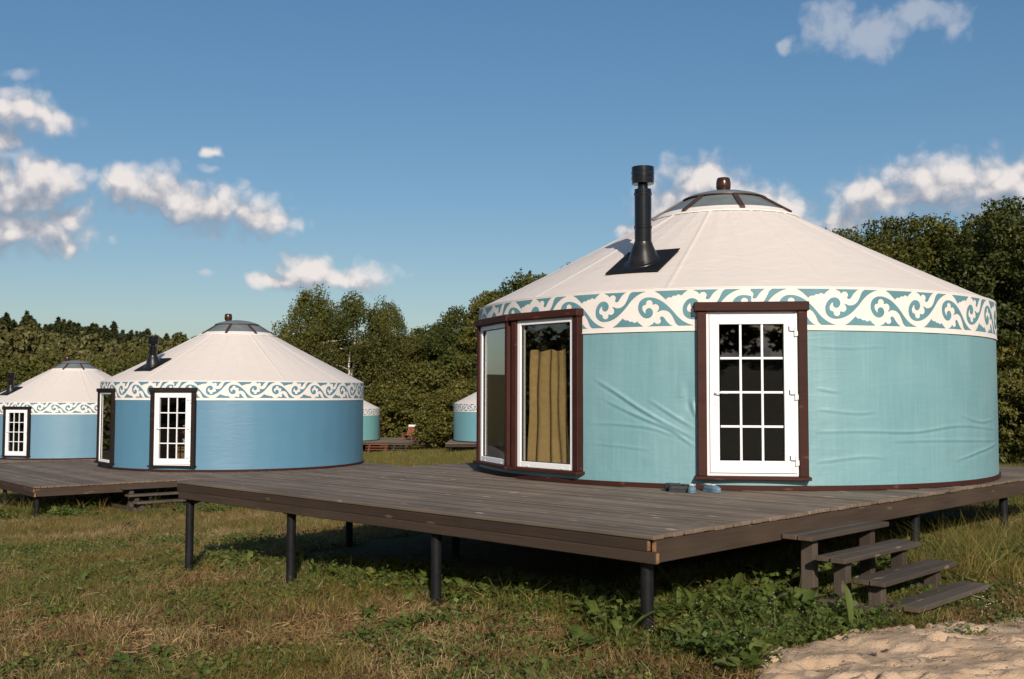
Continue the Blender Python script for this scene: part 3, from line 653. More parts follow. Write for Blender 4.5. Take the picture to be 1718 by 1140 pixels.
    def boot():
        b_ = MB(); seg = 36; n = 0; prof = [(.245, -.004), (.24, .012), (.20, .018), (.182, .05), (.162, .11), (.135, .175), (.118, .215), (.116, .235)]
        for k, (r_, z_) in enumerate(prof):
            for i in range(seg):
                a = 2*math.pi*i/seg; x = r_*math.cos(a); yy = r_*math.sin(a); f = max(0, 1-z_/.16); b_.v.append((x, yy, z_+.016-.525*x*f))
        for k in range(len(prof)-1):
            for i in range(seg): i2 = (i+1) % seg; b_.f.append((k*seg+i, k*seg+i2, (k+1)*seg+i2, (k+1)*seg+i))
        return b_.mesh('boot', 'boot_rubber', True)
    link('boot', shared('boot', boot), ch)
    cut = 0 if fine else .44                      # the other yurts have a shorter flue
    prof = [(.106, -.02), (.106, .42), (.113, .425), (.113, .455), (.106, .46)]+([(.106, .84), (.113, .845), (.113, .875), (.106, .88), (.106, .92)] if fine else [(.106, .48)])+[(.064, .925-cut), (.062, 1.0-cut), (.075, 1.01-cut)]
    link('flue_pipe', shared('flue%d' % fine, lambda: MB().lathe(prof, 40).mesh('flue_pipe', 'black_metal', True)), ch)
    link('flue_cap', shared('cap', lambda: MB().lathe([(.10, .985), (.138, .99), (.140, 1.05), (.145, 1.055), (.145, 1.065), (.140, 1.07), (.140, 1.12), (.145, 1.125), (.145, 1.135), (.140, 1.14), (.140, 1.2), (.12, 1.203), (.02, 1.204)], 40).mesh('flue_cap', 'black_metal', True)), ch, (0, 0, -cut))
    return root
MAIN_C = np.array([3.1267, 15.406])
yurt(MAIN_C, 0, 0, 'large turquoise yurt with tall black flue on the nearest deck', (.160, .322, .345), 'band_teal', 'frame_wood', True)
yurt(MID_C, MID_Z, -3.5, 'mid-blue yurt left of centre with dark-framed white door', (.086, .215, .315), 'band_blue', 'dark_frame_wood', vent=(-.28, .05))
yurt(LF_C, LF_Z, -6.3, 'pale blue yurt at the left edge of the picture', (.125, .255, .345), 'band_blue', 'dark_frame_wood', vent=(-.40, .05))
yurt(FA_C, FA_Z, 195, 'small far turquoise yurt peeping out beside the nearest yurt window', (.165, .36, .40), 'band_blue', 'frame_wood')
yurt(FB_C, FB_Z, 185, 'small far green-blue yurt half hidden behind the mid-blue yurt', (.16, .37, .36), 'band_teal', 'frame_wood')

# ------------------------------------------------------------------ things in and around the yurts
def window_frame_local(c, deg, rot, z):
    t = R_(deg+rot-90); return Matrix.Translation((c[0], c[1], z)) @ Matrix.Rotation(t, 4, 'Z')
def curtain(x0, x1, z0, z1, depth, label, seed):
    r = random.Random(seed); V = []; F = []; n, k = 90, 26
    for j in range(k):
        zz = z1+(z0-z1)*j/(k-1); s = 1+.16*(j/(k-1))**3
        for i in range(n):
            t = i/(n-1); x = x0+(x1-x0)*(.5+(t-.5)*s)+.07*(j/(k-1))**4*t; am = (.030+.016*math.sin(t*5+.4))*(.55+.45*min(1, j/9))
            V.append((-x, R-depth+am*math.sin(t*24+1.3*math.sin(t*7+1)+.9*j/k*math.sin(t*4))+.006*math.sin(j*.4+t*20), zz+.015*math.sin(t*14)*(j == 0)))
    for j in range(k-1):
        for i in range(n-1): F.append((j*n+i, j*n+i+1, (j+1)*n+i+1, (j+1)*n+i))
    me = np_mesh('curtain', V, F, 'curtain', True)
    o = link('curtain', me, label=label, cat='curtain'); o.matrix_world = window_frame_local(MAIN_C, -138.8, 0, 0); return o
curtain(-.42, .22, .09, 1.62, .14, 'ochre curtain hanging in folds behind the nearest yurt window', 1)
def chest():
    t = window_frame_local(MID_C, -96.9, -3.5, MID_Z+.012)
    root = empty('wooden_chest', (0, 0, 0), label='honey-coloured wooden chest behind the mid-blue yurt door', cat='chest'); root.matrix_world = t @ Matrix.Translation((-.22, R-.75, 0))
    link('body', MB().box(-.40, .40, -.25, .25, 0, .55).mesh('body', 'chest_wood', False, .01), root); link('lid', MB().box(-.42, .42, -.27, .27, .551, .59).mesh('lid', 'chest_wood', False, .01), root)
    link('drawer_front', MB().box(-.36, -.01, .251, .268, .06, .5).mesh('drawer_front', 'chest_wood', False, .006), root); link('drawer_front', MB().box(.01, .36, .251, .268, .06, .5).mesh('drawer_front', 'chest_wood', False, .006), root)
    def lump(name, sx, sy, sz, m, loc, label, seed):
        bm = bmesh.new(); bmesh.ops.create_icosphere(bm, subdivisions=4, radius=1)
        for v in bm.verts:
            p = v.co; nn = 1+.22*math.sin(p.x*5+seed)*math.cos(p.y*4-seed)+.10*math.sin(p.z*9+p.x*6+seed); p.x *= sx*nn; p.y *= sy*nn; p.z = max(-.75, p.z)*sz*nn
        mz = min(v.co.z for v in bm.verts)
        for v in bm.verts: v.co.z -= mz
        me = bpy.data.meshes.new(name); bm.to_mesh(me); bm.free(); me.materials.append(M[m]); me.polygons.foreach_set('use_smooth', [True]*len(me.polygons))
        o = link(name, me, label=label, cat='blanket'); o.matrix_world = t @ Matrix.Translation(loc)
    lump('folded_blanket', .33, .22, .16, 'blanket_white', (-.20, R-.75, .592), 'crumpled white blanket on the chest behind the blue yurt door', 1)
    lump('folded_blanket', .36, .23, .15, 'blanket_red', (-.24, R-.77, .80), 'rust-red blanket heaped on the white one behind the blue yurt door', 2.3)
    lump('folded_pillow', .22, .16, .07, 'blanket_white', (-.10, R-.77, 1.05), 'white pillow topmost of the bedding behind the blue yurt door', 4)
chest()
def shoe(loc, rz, m, label, open_=True):
    L, root = .27, empty('shoe', loc, rz, label=label, cat='shoe', group='shoes left by the near door')
    prof = [(0, .028, .05), (.03, .038, .062), (.08, .039, .062), (.13, .042, .056), (.17, .047, .060), (.21, .046, .052), (.245, .034, .040), (.268, .012, .028)]
    V = []; F = []; seg = 14
    for x, hw, h in prof:
        for i in range(seg):
            a = 2*math.pi*i/seg; V.append((x, hw*math.copysign(abs(math.cos(a))**.8, math.cos(a)), .018+max(0, math.sin(a))**.8*h*.95+min(0, math.sin(a))*.004))
    hole = 4
    for k in range(len(prof)-1):
        for i in range(seg):
            if k < hole and k >= 0 and 2 <= i <= 4 and open_: continue
            i2 = (i+1) % seg; F.append((k*seg+i, k*seg+i2, (k+1)*seg+i2, (k+1)*seg+i))
    F.append(tuple(range(seg-1, -1, -1))); F.append(tuple((len(prof)-1)*seg+i for i in range(seg)))
    me = bpy.data.meshes.new('upper'); me.from_pydata(V, [], F); me.materials.append(M[m]); me.polygons.foreach_set('use_smooth', [True]*len(F)); link('upper', me, root)
    b_ = MB(); n = len(prof)
    for zz in (.0, .02):
        for x, hw, h in prof: b_.v.append((x, hw+.004, zz))
        for x, hw, h in reversed(prof): b_.v.append((x, -hw-.004, zz))
    b_.f += [tuple(range(2*n-1, -1, -1)), tuple(range(2*n, 4*n))]+[(i, (i+1) % (2*n), 2*n+(i+1) % (2*n), 2*n+i) for i in range(2*n)]
    link('sole', b_.mesh('sole', 'shoe_dark' if m == 'shoe_dark' else 'shoe_blue'), root)
    link('insole', MB().box(.02, .17, -.030, .030, .024, .030).mesh('insole', 'insole'), root)
    if open_: link('collar', MB().tube([(.012, -.012, .073), (.05, -.030, .076), (.11, -.031, .073), (.165, -.018, .076), (.172, 0, .079), (.165, .018, .076), (.11, .031, .073), (.05, .030, .076), (.012, .012, .073), (.012, -.012, .073)], .0075, 6).mesh('collar', 'shoe_cream' if m == 'shoe_blue' else 'shoe_dark', True), root)
shoe((2.00, 11.72, .003), R_(-102), 'shoe_blue', 'blue clog with cream lining, toe towards the deck edge, by the near door')
shoe((2.14, 11.76, .003), R_(-62), 'shoe_blue', 'blue clog turned sideways, right-hand one of the pair by the door')
shoe((1.70, 11.80, .003), R_(-15), 'shoe_dark', 'dark shoe farthest from the door, lying along the base rim')
shoe((1.72, 11.64, .003), R_(5), 'shoe_dark', 'dark shoe next to the blue clogs by the near yurt')
# lounge chair on the far deck
def lounger():
    root = empty('lounge_chair', (-7.35, 76.2, FB_Z+.002), R_(-20), label='brown slatted wooden lounge chair on the far deck', cat='chair')
    for k in range(6): link('back_slat', shared('bs', lambda: MB().box(-.045, .045, -.012, .012, 0, .86).mesh('back_slat', 'red_wood', False, .004)), root, (-.27+.108*k, .1, .28), (R_(-28), 0, 0))
    for k in range(5): link('seat_slat', shared('ss', lambda: MB().box(-.32, .32, -.045, .045, -.012, .012).mesh('seat_slat', 'red_wood', False, .004)), root, (0, .0-.11*k, .30+.018*k), (0, 0, 0))
    for s in (-1, 1):
        link('leg', MB().box(-.03, .03, -.04, .04, 0, .52).mesh('leg', 'red_wood'), root, (s*.35, -.42, 0)); link('leg', MB().box(-.03, .03, -.04, .04, 0, .40).mesh('leg', 'red_wood'), root, (s*.35, .16, 0))
        link('arm_rest', MB().box(-.06, .06, -.5, .26, 0, .03).mesh('arm_rest', 'red_wood'), root, (s*.35, 0, .521))
        link('side_rail', MB().box(-.012, .012, -.45, .2, -.05, .05).mesh('side_rail', 'red_wood'), root, (s*.31, 0, .25))
    tw = link('towel', MB().box(-.33, .33, -.022, .022, 0, .16).mesh('towel', 'blanket_white', False, .006), None, label='white towel over the top of the far lounge chair', cat='towel')
    tw.matrix_world = Matrix.Translation((-7.35, 76.2, FB_Z)) @ Matrix.Rotation(R_(-20), 4, 'Z') @ Matrix.Translation((0, .1+.86*math.sin(R_(28))-.05, .28+.86*math.cos(R_(28))-.09)) @ Matrix.Rotation(R_(-28), 4, 'X')
lounger()

# ------------------------------------------------------------------ trees
def quads(C, Ax, Bx):
    """leaf-shaped rhombi around centres C with half axes Ax (long) and Bx"""
    V = np.stack([C-Ax, C+Bx, C+Ax, C-Bx], 1).reshape(-1, 3); return V, np.arange(len(V)).reshape(-1, 4)
def leaf_dirs(n, g, droop=0, outw=None, up=.35):
    d = g.normal(size=(n, 3)); d[:,2] -= droop*1.6; d /= np.linalg.norm(d, axis=1)[:,None]
    nn = g.normal(size=(n, 3)); nn[:,2] += up
    if outw is not None: nn += outw*1.9
    b_ = np.cross(nn, d); b_ /= np.linalg.norm(b_, axis=1)[:,None]+1e-9; return d, b_
def broad_tree(seed, Ht=10., wd=7., base=.12, n=24000, leaf=.15, clumps=260, m='leaf_green', bark='bark', droop=0, trunks=1, shoots=0, flat=.8, name='crown'):
    g = np.random.default_rng(seed); r = random.Random(seed); tb = MB(); tips = []
    for k in range(trunks):
        bx, by = (r.uniform(-.35, .35), r.uniform(-.35, .35)) if trunks > 1 else (0, 0); lean = (r.uniform(-.9, .9)*(trunks > 1)+r.uniform(-.3, .3), r.uniform(-.5, .5)*(trunks > 1)+r.uniform(-.3, .3))
        N = 9; pts = [(bx+lean[0]*(i/N)**1.4+r.uniform(-.08, .08)*i/3, by+lean[1]*(i/N)**1.4+r.uniform(-.08, .08)*i/3, -.3+(Ht*.86+.3)*i/N) for i in range(N+1)]
        r0 = Ht*.016*(1 if trunks == 1 else .75); tb.tube(pts, [r0*(1-.9*i/N)+.012 for i in range(N+1)], 8)
        for j in range(int(13*(1 if trunks == 1 else .7))):
            h = r.uniform(max(base, .1), .93); i = min(N-1, int(h*N)); p = Vector(pts[i]).lerp(Vector(pts[i+1]), h*N-i); a = r.uniform(0, 6.283)
            Lb = wd*.5*r.uniform(.6, 1.0)*(1-.55*max(0, h-.45)/.55); up = r.uniform(.25, .8)
            bp = [p]
            for s in range(1, 6):
                f = s/5; bp.append(p+Vector((math.cos(a)*Lb*f, math.sin(a)*Lb*f, Lb*(up*f-(.45+.5*droop)*f*f*.6)))+Vector((r.uniform(-.12, .12), r.uniform(-.12, .12), r.uniform(-.1, .1))))
            tb.tube(bp, [r0*.42*(1-.85*s/5)+.008 for s in range(6)], 5)
            for q_ in range(4):
                s = r.randint(2, 5); v = bp[s]; e = v+Vector((r.uniform(-1, 1), r.uniform(-1, 1), r.uniform(-.2, .9)-droop))*wd*.10
                tb.tube([v, v.lerp(e, .5)+Vector((0, 0, .05)), e], [.018, .012, .006], 4); tips.append(e)
    # clump centres fill an uneven envelope
    C = []
    lobes = g.normal(size=(9, 3)); lobes /= np.linalg.norm(lobes, axis=1)[:,None]
    while len(C) < clumps:
        t = g.uniform(base, 1.0); tt = (t-base)/(1-base); a = g.uniform(0, 2*np.pi)
        prof = (np.sin(np.pi*min(1, tt*.80+.17))**.75); rr = wd/2*prof*flat**0*(.74+.5*fbm(a*1.3+seed*3.1, tt*3.3+seed, seed, 3)); f = g.uniform(.30, 1)**.5
        top = Ht*(base+(1-base)*tt)*(.90+.16*vnoise(np.cos(a)*1.6+seed*7, np.sin(a)*1.6, seed+4))
        C.append((rr*f*np.cos(a), rr*f*np.sin(a), top))
    for e in tips: C.append(tuple(e))
    C = np.array(C); per = max(4, n//len(C)); cs = g.uniform(.5, 1.25, len(C))*wd*.088
    k = len(C)*per; ci = np.repeat(np.arange(len(C)), per); off = g.normal(size=(k, 3)); off /= np.linalg.norm(off, axis=1)[:,None]; off *= (g.uniform(.2, 1, (k, 1))**.5)
    P = C[ci]+off*cs[ci][:,None]*np.array([1.15, 1.15, .72+.7*droop]); 
    if droop: P[:,2] -= droop*g.exponential(.35, k)*.8
    if shoots:
        for _ in range(shoots):
            a = g.uniform(0, 6.28); rr = wd*.38*g.uniform(0, 1)**.5; z0 = Ht*.93*(1-.35*(rr/(wd*.5))**2); L = g.uniform(.5, 1.3); q_ = int(70*L)
            s = g.uniform(-.3, 1, q_); x = np.stack([rr*np.cos(a)+g.normal(0, .13*(1-.5*s), q_), rr*np.sin(a)+g.normal(0, .13*(1-.5*s), q_), z0+s*L+g.normal(0, .06, q_)], -1); P = np.concatenate([P, x])
            off = np.concatenate([off, np.tile([0, 0, 1.], (q_, 1))])
    P[:,2] = np.maximum(P[:,2], .05); k = len(P); d, b_ = leaf_dirs(k, g, droop, off); sz_ = leaf*g.uniform(.6, 1.3, (k, 1))
    V, Fq = quads(P, d*sz_*.62, b_*sz_*.36)
    return tb.mesh('trunk', bark, True), np_mesh(name, V, Fq, m)
def conifer_mesh(seed, Ht=11., wd=4., m='needle_far', n=1500, leaf=.5):
    g = np.random.default_rng(seed); t = g.uniform(.06, 1, n)**.85; lay = np.round(t*16)/16+g.normal(0, .012, n); rr = wd/2*(1-lay)**.8*g.uniform(.25, 1, n)**.6*(1+.25*np.sin(g.uniform(0, 6.28)+lay*40)); a = g.uniform(0, 6.283, n)
    P = np.stack([rr*np.cos(a), rr*np.sin(a), Ht*lay-rr*.25], -1); o = np.stack([np.cos(a), np.sin(a), np.full(n, -.25)], -1)
    d = o+g.normal(0, .35, (n, 3)); d /= np.linalg.norm(d, axis=1)[:,None]; b_ = np.cross(d, np.array([0, 0, 1.])+g.normal(0, .4, (n, 3))); b_ /= np.linalg.norm(b_, axis=1)[:,None]
    s = leaf*g.uniform(.6, 1.3, (n, 1)); return np_mesh('conifer', *quads(P, d*s*.7, b_*s*.3), m)
PROTO = {
 'a': broad_tree(11, 10, 7.5, .03, 34000, .17, 190, 'leaf_green', shoots=10),
 'b': broad_tree(12, 10, 7.0, .03, 34000, .18, 175, 'leaf_olive', shoots=14),
 'c': broad_tree(13, 10, 8.0, .02, 36000, .16, 210, 'leaf_green', trunks=2, shoots=6),
 'shoot': broad_tree(14, 9, 6.4, .03, 40000, .125, 200, 'leaf_olive', trunks=2, shoots=46),
 'shoot2': broad_tree(15, 9, 6.8, .03, 40000, .125, 200, 'leaf_green', trunks=2, shoots=40),
 'birch': broad_tree(16, 11, 6.6, .16, 36000, .13, 300, 'leaf_birch', 'birch_bark', .55, 2, 10),
 'birch2': broad_tree(17, 11, 7.0, .20, 36000, .13, 290, 'leaf_birch', 'birch_bark', .6, 2, 8),
 'bush': broad_tree(18, 4, 5.0, .02, 22000, .13, 240, 'leaf_olive', trunks=2)}
PH_ = {'a': 10, 'b': 10, 'c': 10, 'shoot': 9, 'shoot2': 9, 'birch': 11, 'birch2': 11, 'bush': 4}
def put_tree(name, px, ytop, Y, kind, sx, label, group, rz=None):
    p = at_y(px, 700, Y); x = p[0]; zt = at_y(px, ytop, Y)[2]; zg = float(ground_z(x, Y)); s = (zt-zg)/PH_[kind]/(1.075 if kind.startswith('shoot') else 1.045)
    root = empty(name, (x, Y, zg), rz if rz is not None else random.uniform(0, 6.28), label=label, cat='tree' if name != 'bush' else 'bush', group=group); root.scale = (sx*s, sx*s, s)
    link('trunk', PROTO[kind][0], root); link('crown', PROTO[kind][1], root); return root
G1 = 'trees along the far edge of the meadow'
put_tree('birch_tree', 520, 484, 90, 'birch', 1.05, 'left-hand birch rising behind the mid-blue yurt roof', G1, .4)
put_tree('birch_tree', 600, 492, 88, 'birch2', 1.15, 'birch with pale forked trunk right of the mid-blue yurt roof', G1, 2.0)
put_tree('birch_tree', 650, 503, 91, 'birch', .8, 'birch with drooping crown, rightmost of the birches', G1, 4.0)
T = [(690,560,94,'b',.95,'small round tree in the dip right of the birches'),(728,540,96,'a',1.0,'dark tree behind the far deck, left of the leafy slope'),(770,515,92,'c',.95,'tree rising on the leafy slope right of the dip'),
     (830,482,90,'b',.95,'tall olive tree left of the near yurt wall'),(890,452,86,'a',1.05,'tallest dark tree touching the near yurt roof edge'),(950,446,88,'c',1.0,'tree partly hidden by the left slope of the near roof'),
     (480,560,94,'c',.9,'low dark tree behind the mid-blue yurt crown'),(560,560,97,'b',1.1,'broad tree filling the gap beneath the birches'),(640,600,95,'c',1.1,'dark leafy tree at the foot of the rightmost birch')]
for px, yt_, Y, kd, sx, lb in T: put_tree('broadleaf_tree', px, yt_, Y, kd, sx, lb, G1)
BU = [(650,640,86,'bush',1.3,'bush behind the far small yurt'),(700,655,88,'bush',1.3,'bush directly behind the lounge chair'),(765,650,86,'bush',1.1,'bush right of the lounge chair'),(775,640,74,'bush',1.3,'bush left of the far turquoise yurt'),(715,610,89,'bush',1.2,'tall bush above the lounge chair'),(815,640,73,'bush',1.3,'bush behind the far turquoise yurt'),(760,590,88,'bush',1.1,'tall bush at the middle of the leafy slope')]
for px, yt_, Y, kd, sx, lb in BU: put_tree('bush', px, yt_, Y, kd, sx, lb, 'bushes at the foot of the far trees')
G2 = 'dense trees behind the near yurt on the right'
T = [(1440,362,37,'shoot',1.0,'leafy tree with upright shoots just right of the near yurt crown'),(1515,352,38,'shoot2',1.0,'second leafy tree right of the near crown, with spiky top'),(1590,338,38,'shoot',1.05,'tall leafy tree at the middle of the right-hand row'),(1655,345,37,'shoot2',1.0,'dark leafy tree left of the one at the picture edge'),
     (1725,318,34,'shoot2',1.05,'tallest dark tree at the right edge of the picture'),(1560,420,44,'c',1.2,'broad tree set back behind the middle of the right-hand row'),(1690,410,43,'a',1.2,'broad dark tree behind the rightmost trees')]
for px, yt_, Y, kd, sx, lb in T: put_tree('broadleaf_tree', px, yt_, Y, kd, sx, lb, G2)
for px, yt_, Y, kd, sx, lb in [(1705,560,34.5,'bush',1.0,'low dark bush right of the near yurt wall'),(1740,600,31,'bush',.9,'low bush cut by the right edge of the picture')]: put_tree('bush', px, yt_, Y, kd, sx, lb, 'bushes at the foot of the right-hand trees')
G3 = 'trees at the foot of the wooded hill'
T = [(20,600,66,'bush',1.1,'light olive bush behind the leftmost flue'),(70,590,72,'bush',1.2,'round light bush left of the pale blue yurt crown'),(110,592,76,'bush',1.2,'round bush right behind the pale blue yurt crown'),(165,605,70,'bush',1.2,'bush between the two left yurt roofs'),(210,600,74,'bush',1.2,'bush behind the mid-blue yurt flue, left side'),(300,590,84,'b',.9,'light tree behind the mid-blue roof slope'),(360,585,90,'birch',1.0,'slender birch behind the mid-blue roof'),(240,585,96,'birch2',1.0,'slender birch left of the mid-blue roof'),(420,580,86,'c',1.0,'tree right of the mid-blue crown')]
for px, yt_, Y, kd, sx, lb in T: put_tree('bush' if kd == 'bush' else 'broadleaf_tree', px, yt_, Y, kd, sx, lb, G3)

# ------------------------------------------------------------------ scattered ground cover and far wood
def scatter(name, pts, rot, scl, idx_, meshes, label, cat=None):
    """one 'stuff' object: geometry nodes set a chosen mesh on every point"""
    col = bpy.data.collections.new(name+'_pieces')
    for i, me in enumerate(meshes): o = bpy.data.objects.new('%s_%02d' % (name, i), me); col.objects.link(o)
    me = bpy.data.meshes.new(name); pts = np.asarray(pts, dtype=np.float32); n = len(pts); me.vertices.add(n); me.vertices.foreach_set('co', pts.ravel())
    at = me.attributes.new('rot', 'FLOAT_VECTOR', 'POINT'); at.data.foreach_set('vector', np.asarray(rot, dtype=np.float32).ravel())
    at = me.attributes.new('scl', 'FLOAT_VECTOR', 'POINT'); at.data.foreach_set('vector', np.asarray(scl, dtype=np.float32).ravel())
    at = me.attributes.new('pick', 'INT', 'POINT'); at.data.foreach_set('value', np.asarray(idx_, dtype=np.int32))
    for mm in {x.materials[0].name: x.materials[0] for x in meshes}.values(): me.materials.append(mm)
    g = bpy.data.node_groups.new(name+'_scatter', 'GeometryNodeTree'); g.interface.new_socket('Geometry', in_out='INPUT', socket_type='NodeSocketGeometry'); g.interface.new_socket('Geometry', in_out='OUTPUT', socket_type='NodeSocketGeometry')
    gi, go = g.nodes.new('NodeGroupInput'), g.nodes.new('NodeGroupOutput'); ip = g.nodes.new('GeometryNodeInstanceOnPoints'); ci = g.nodes.new('GeometryNodeCollectionInfo')
    ci.inputs['Collection'].default_value = col; ci.inputs['Separate Children'].default_value = True; ci.inputs['Reset Children'].default_value = True
    def attr(nm, t): a = g.nodes.new('GeometryNodeInputNamedAttribute'); a.data_type = t; a.inputs['Name'].default_value = nm; return a.outputs['Attribute']
    L = g.links; L.new(gi.outputs[0], ip.inputs['Points']); L.new(ci.outputs[0], ip.inputs['Instance']); ip.inputs['Pick Instance'].default_value = True
    L.new(attr('pick', 'INT'), ip.inputs['Instance Index']); L.new(attr('rot', 'FLOAT_VECTOR'), ip.inputs['Rotation']); L.new(attr('scl', 'FLOAT_VECTOR'), ip.inputs['Scale']); L.new(ip.outputs[0], go.inputs[0])
    o = link(name, me, label=label, cat=cat, kind='stuff'); md = o.modifiers.new('scatter', 'NODES'); md.node_group = g; return o
def tuft(seed, n, h0, h1, spread, wdt, lean, m):
    g = np.random.default_rng(seed); V = []; F = []
    for i in range(n):
        a, rr = g.uniform(0, 6.283), spread*g.uniform(0, 1)**.6; x, y = rr*np.cos(a), rr*np.sin(a); hh = g.uniform(h0, h1); d = g.uniform(0, 6.283); L = lean*g.uniform(.2, 1.3); f = g.uniform(0, 6.283); wx, wy = np.cos(f)*wdt*g.uniform(.6, 1.3), np.sin(f)*wdt*g.uniform(.6, 1.3); b0 = len(V)
        for k, (s, wk) in enumerate(((0, 1), (.5, .8), (1, .08))):
            px, py, pz = x+np.cos(d)*L*hh*s*s*1.3, y+np.sin(d)*L*hh*s*s*1.3, hh*s*(1-.25*L*s)-.01*(k == 0)
            V += [(px-wx*wk/2, py-wy*wk/2, pz), (px+wx*wk/2, py+wy*wk/2, pz)]
        F += [(b0, b0+1, b0+3, b0+2), (b0+2, b0+3, b0+5, b0+4)]
    return np_mesh('tuft', V, F, m)
def straw_mat(seed, n, m='straw'):
    g = np.random.default_rng(seed); V = []; F = []; main = g.uniform(0, 3.14)
    for i in range(n):
        a = main+g.normal(0, .7); L = g.uniform(.03, .12); c = g.normal(0, .08, 2); z = abs(g.normal(.012, .012)); dz = g.normal(0, .012); dx, dy = np.cos(a)*L/2, np.sin(a)*L/2; wx, wy = -np.sin(a)*.0016, np.cos(a)*.0016; b0 = len(V)
        V += [(c[0]-dx-wx, c[1]-dy-wy, z), (c[0]-dx+wx, c[1]-dy+wy, z+.003), (c[0]+dx+wx, c[1]+dy+wy, z+dz+.003), (c[0]+dx-wx, c[1]+dy-wy, z+dz)]; F.append((b0, b0+1, b0+2, b0+3))
    return np_mesh('straw_mat', V, F, m)
def blade_leaf(base, d, L, wd, rise, curl, nseg=5, heart=False):
    """one broad leaf as a bent strip with a fold; returns verts, faces"""
    V = []; F = []; d = np.array([math.cos(d), math.sin(d)]); nrm = np.array([-d[1], d[0]])
    for k in range(nseg+1):
        s = k/nseg; wk = wd*(math.sin(math.pi*min(1, s*.86+.14))**.8 if not heart else (math.sin(math.pi*min(1, s*.66+.34))**.7)); x = L*s*(1-.25*curl*s); z = rise*L*(s-curl*s*s)
        p = np.array([*(base[:2]+d*x), base[2]+z])
        for e in (-1, 0, 1): V.append((p[0]+nrm[0]*wk/2*e, p[1]+nrm[1]*wk/2*e, p[2]+abs(e)*wk*.16+.006*math.sin(s*9+e)))
    for k in range(nseg):
        for e in (0, 1): i = k*3+e; F.append((i, i+1, i+4, i+3))
    return V, F
def rosette(seed, n, L0, L1, wd, rise, m='weed_green', heart=False, stalk=0, spread=.02):
    g = np.random.default_rng(seed); V = []; F = []
    for i in range(n):
        a = 6.283*i/n+g.uniform(-.4, .4); L = g.uniform(L0, L1); rs = rise*g.uniform(.5, 1.3); st = stalk*g.uniform(.4, 1.2); b0 = np.array([spread*math.cos(a)*g.uniform(0, 1), spread*math.sin(a)*g.uniform(0, 1), .0])
        if st:
            e = b0+np.array([math.cos(a)*st*.55, math.sin(a)*st*.55, st]); n0 = len(V); w_ = .004
            V += [tuple(b0+[w_, 0, 0]), tuple(b0-[w_, 0, 0]), tuple(e-[w_, 0, 0]), tuple(e+[w_, 0, 0])]; F.append((n0, n0+1, n0+2, n0+3)); b0 = e-np.array([0, 0, .004])
        v, f = blade_leaf(b0, a, L, L*wd*g.uniform(.8, 1.2), rs, g.uniform(.5, .95), 5, heart); n0 = len(V); V += v; F += [tuple(x+n0 for x in q_) for q_ in f]
    return np_mesh('rosette', V, F, m)
def small_leaves(seed, n, spread, h, leaf, m='weed_green'):
    g = np.random.default_rng(seed); P = np.stack([g.normal(0, spread, n), g.normal(0, spread, n), g.uniform(.15, 1, n)*h], -1); d, b_ = leaf_dirs(n, g, 0, None, 1.4); d[:,2] *= .4; s = leaf*g.uniform(.6, 1.4, (n, 1)); V, Fq = quads(P, d*s*.55, b_*s*.42); return np_mesh('leaves', V, Fq, m)
# candidate points over the visible ground
def field(n, x0, x1, y0, y1):
    x = rng.uniform(x0, x1, n); y = rng.uniform(y0, y1, n); keep = np.abs(x) < y*.56+1.2; return x[keep], y[keep]
def under(x, y, mrg=0):
    u, v = uv(x, y); return (u > mrg) & (u < 10.5) & (v > mrg) & (v < 7.2)
def lush(x, y):
    """how weedy the ground is: high along the deck edges and by the steps"""
    u, v = uv(x, y); e1 = np.exp(-((u-.75)/.55)**2)*(v > -1.2)*(v < 7.8)*(.40+.6*sstep(5.5, 2.0, v)); e2 = np.exp(-((v+.35)/.85)**2)*(u > -.3)*(u < 6)
    m1 = np.exp(-(((x+6.5)/4.5)**2+((y-24)/2.4)**2))
    return np.clip(np.maximum(np.maximum(e1, e2*1.05), m1*.9)+.7*(fbm(x*.8, y*.8, 61)-.5), 0, 1)
def clear_steps(x, y):
    u, v = uv(x, y); return ~((u > 1.75) & (u < 3.6) & (v < .1) & (v > -1.35))
def clear_post(x, y): return ~((np.abs(x-y*1.03/8.21) < .13) & (y > 6.9) & (y < 8.3))
def emit(name, x, y, meshes, s0, s1, label, dz=0., tilt=.12, zf=None):
    n = len(x); z = (ground_z(x, y) if zf is None else zf)+dz; s = rng.uniform(s0, s1, n) if np.isscalar(s0) else s0*rng.uniform(.7, 1.35, n)
    rot = np.stack([rng.normal(0, tilt, n), rng.normal(0, tilt, n), rng.uniform(0, 6.283, n)], -1); return scatter(name, np.stack([x, y, z], -1), rot, np.stack([s, s, s*rng.uniform(.8, 1.2, n)], -1), rng.integers(0, len(meshes), n), meshes, label)
def dens(x, y, near, far, y0=9, y1=26): return rng.uniform(0, 1, len(x)) < np.interp(y, [y0, y1], [near, far])
okg = lambda x, y: sand_mask(x, y) < -.02
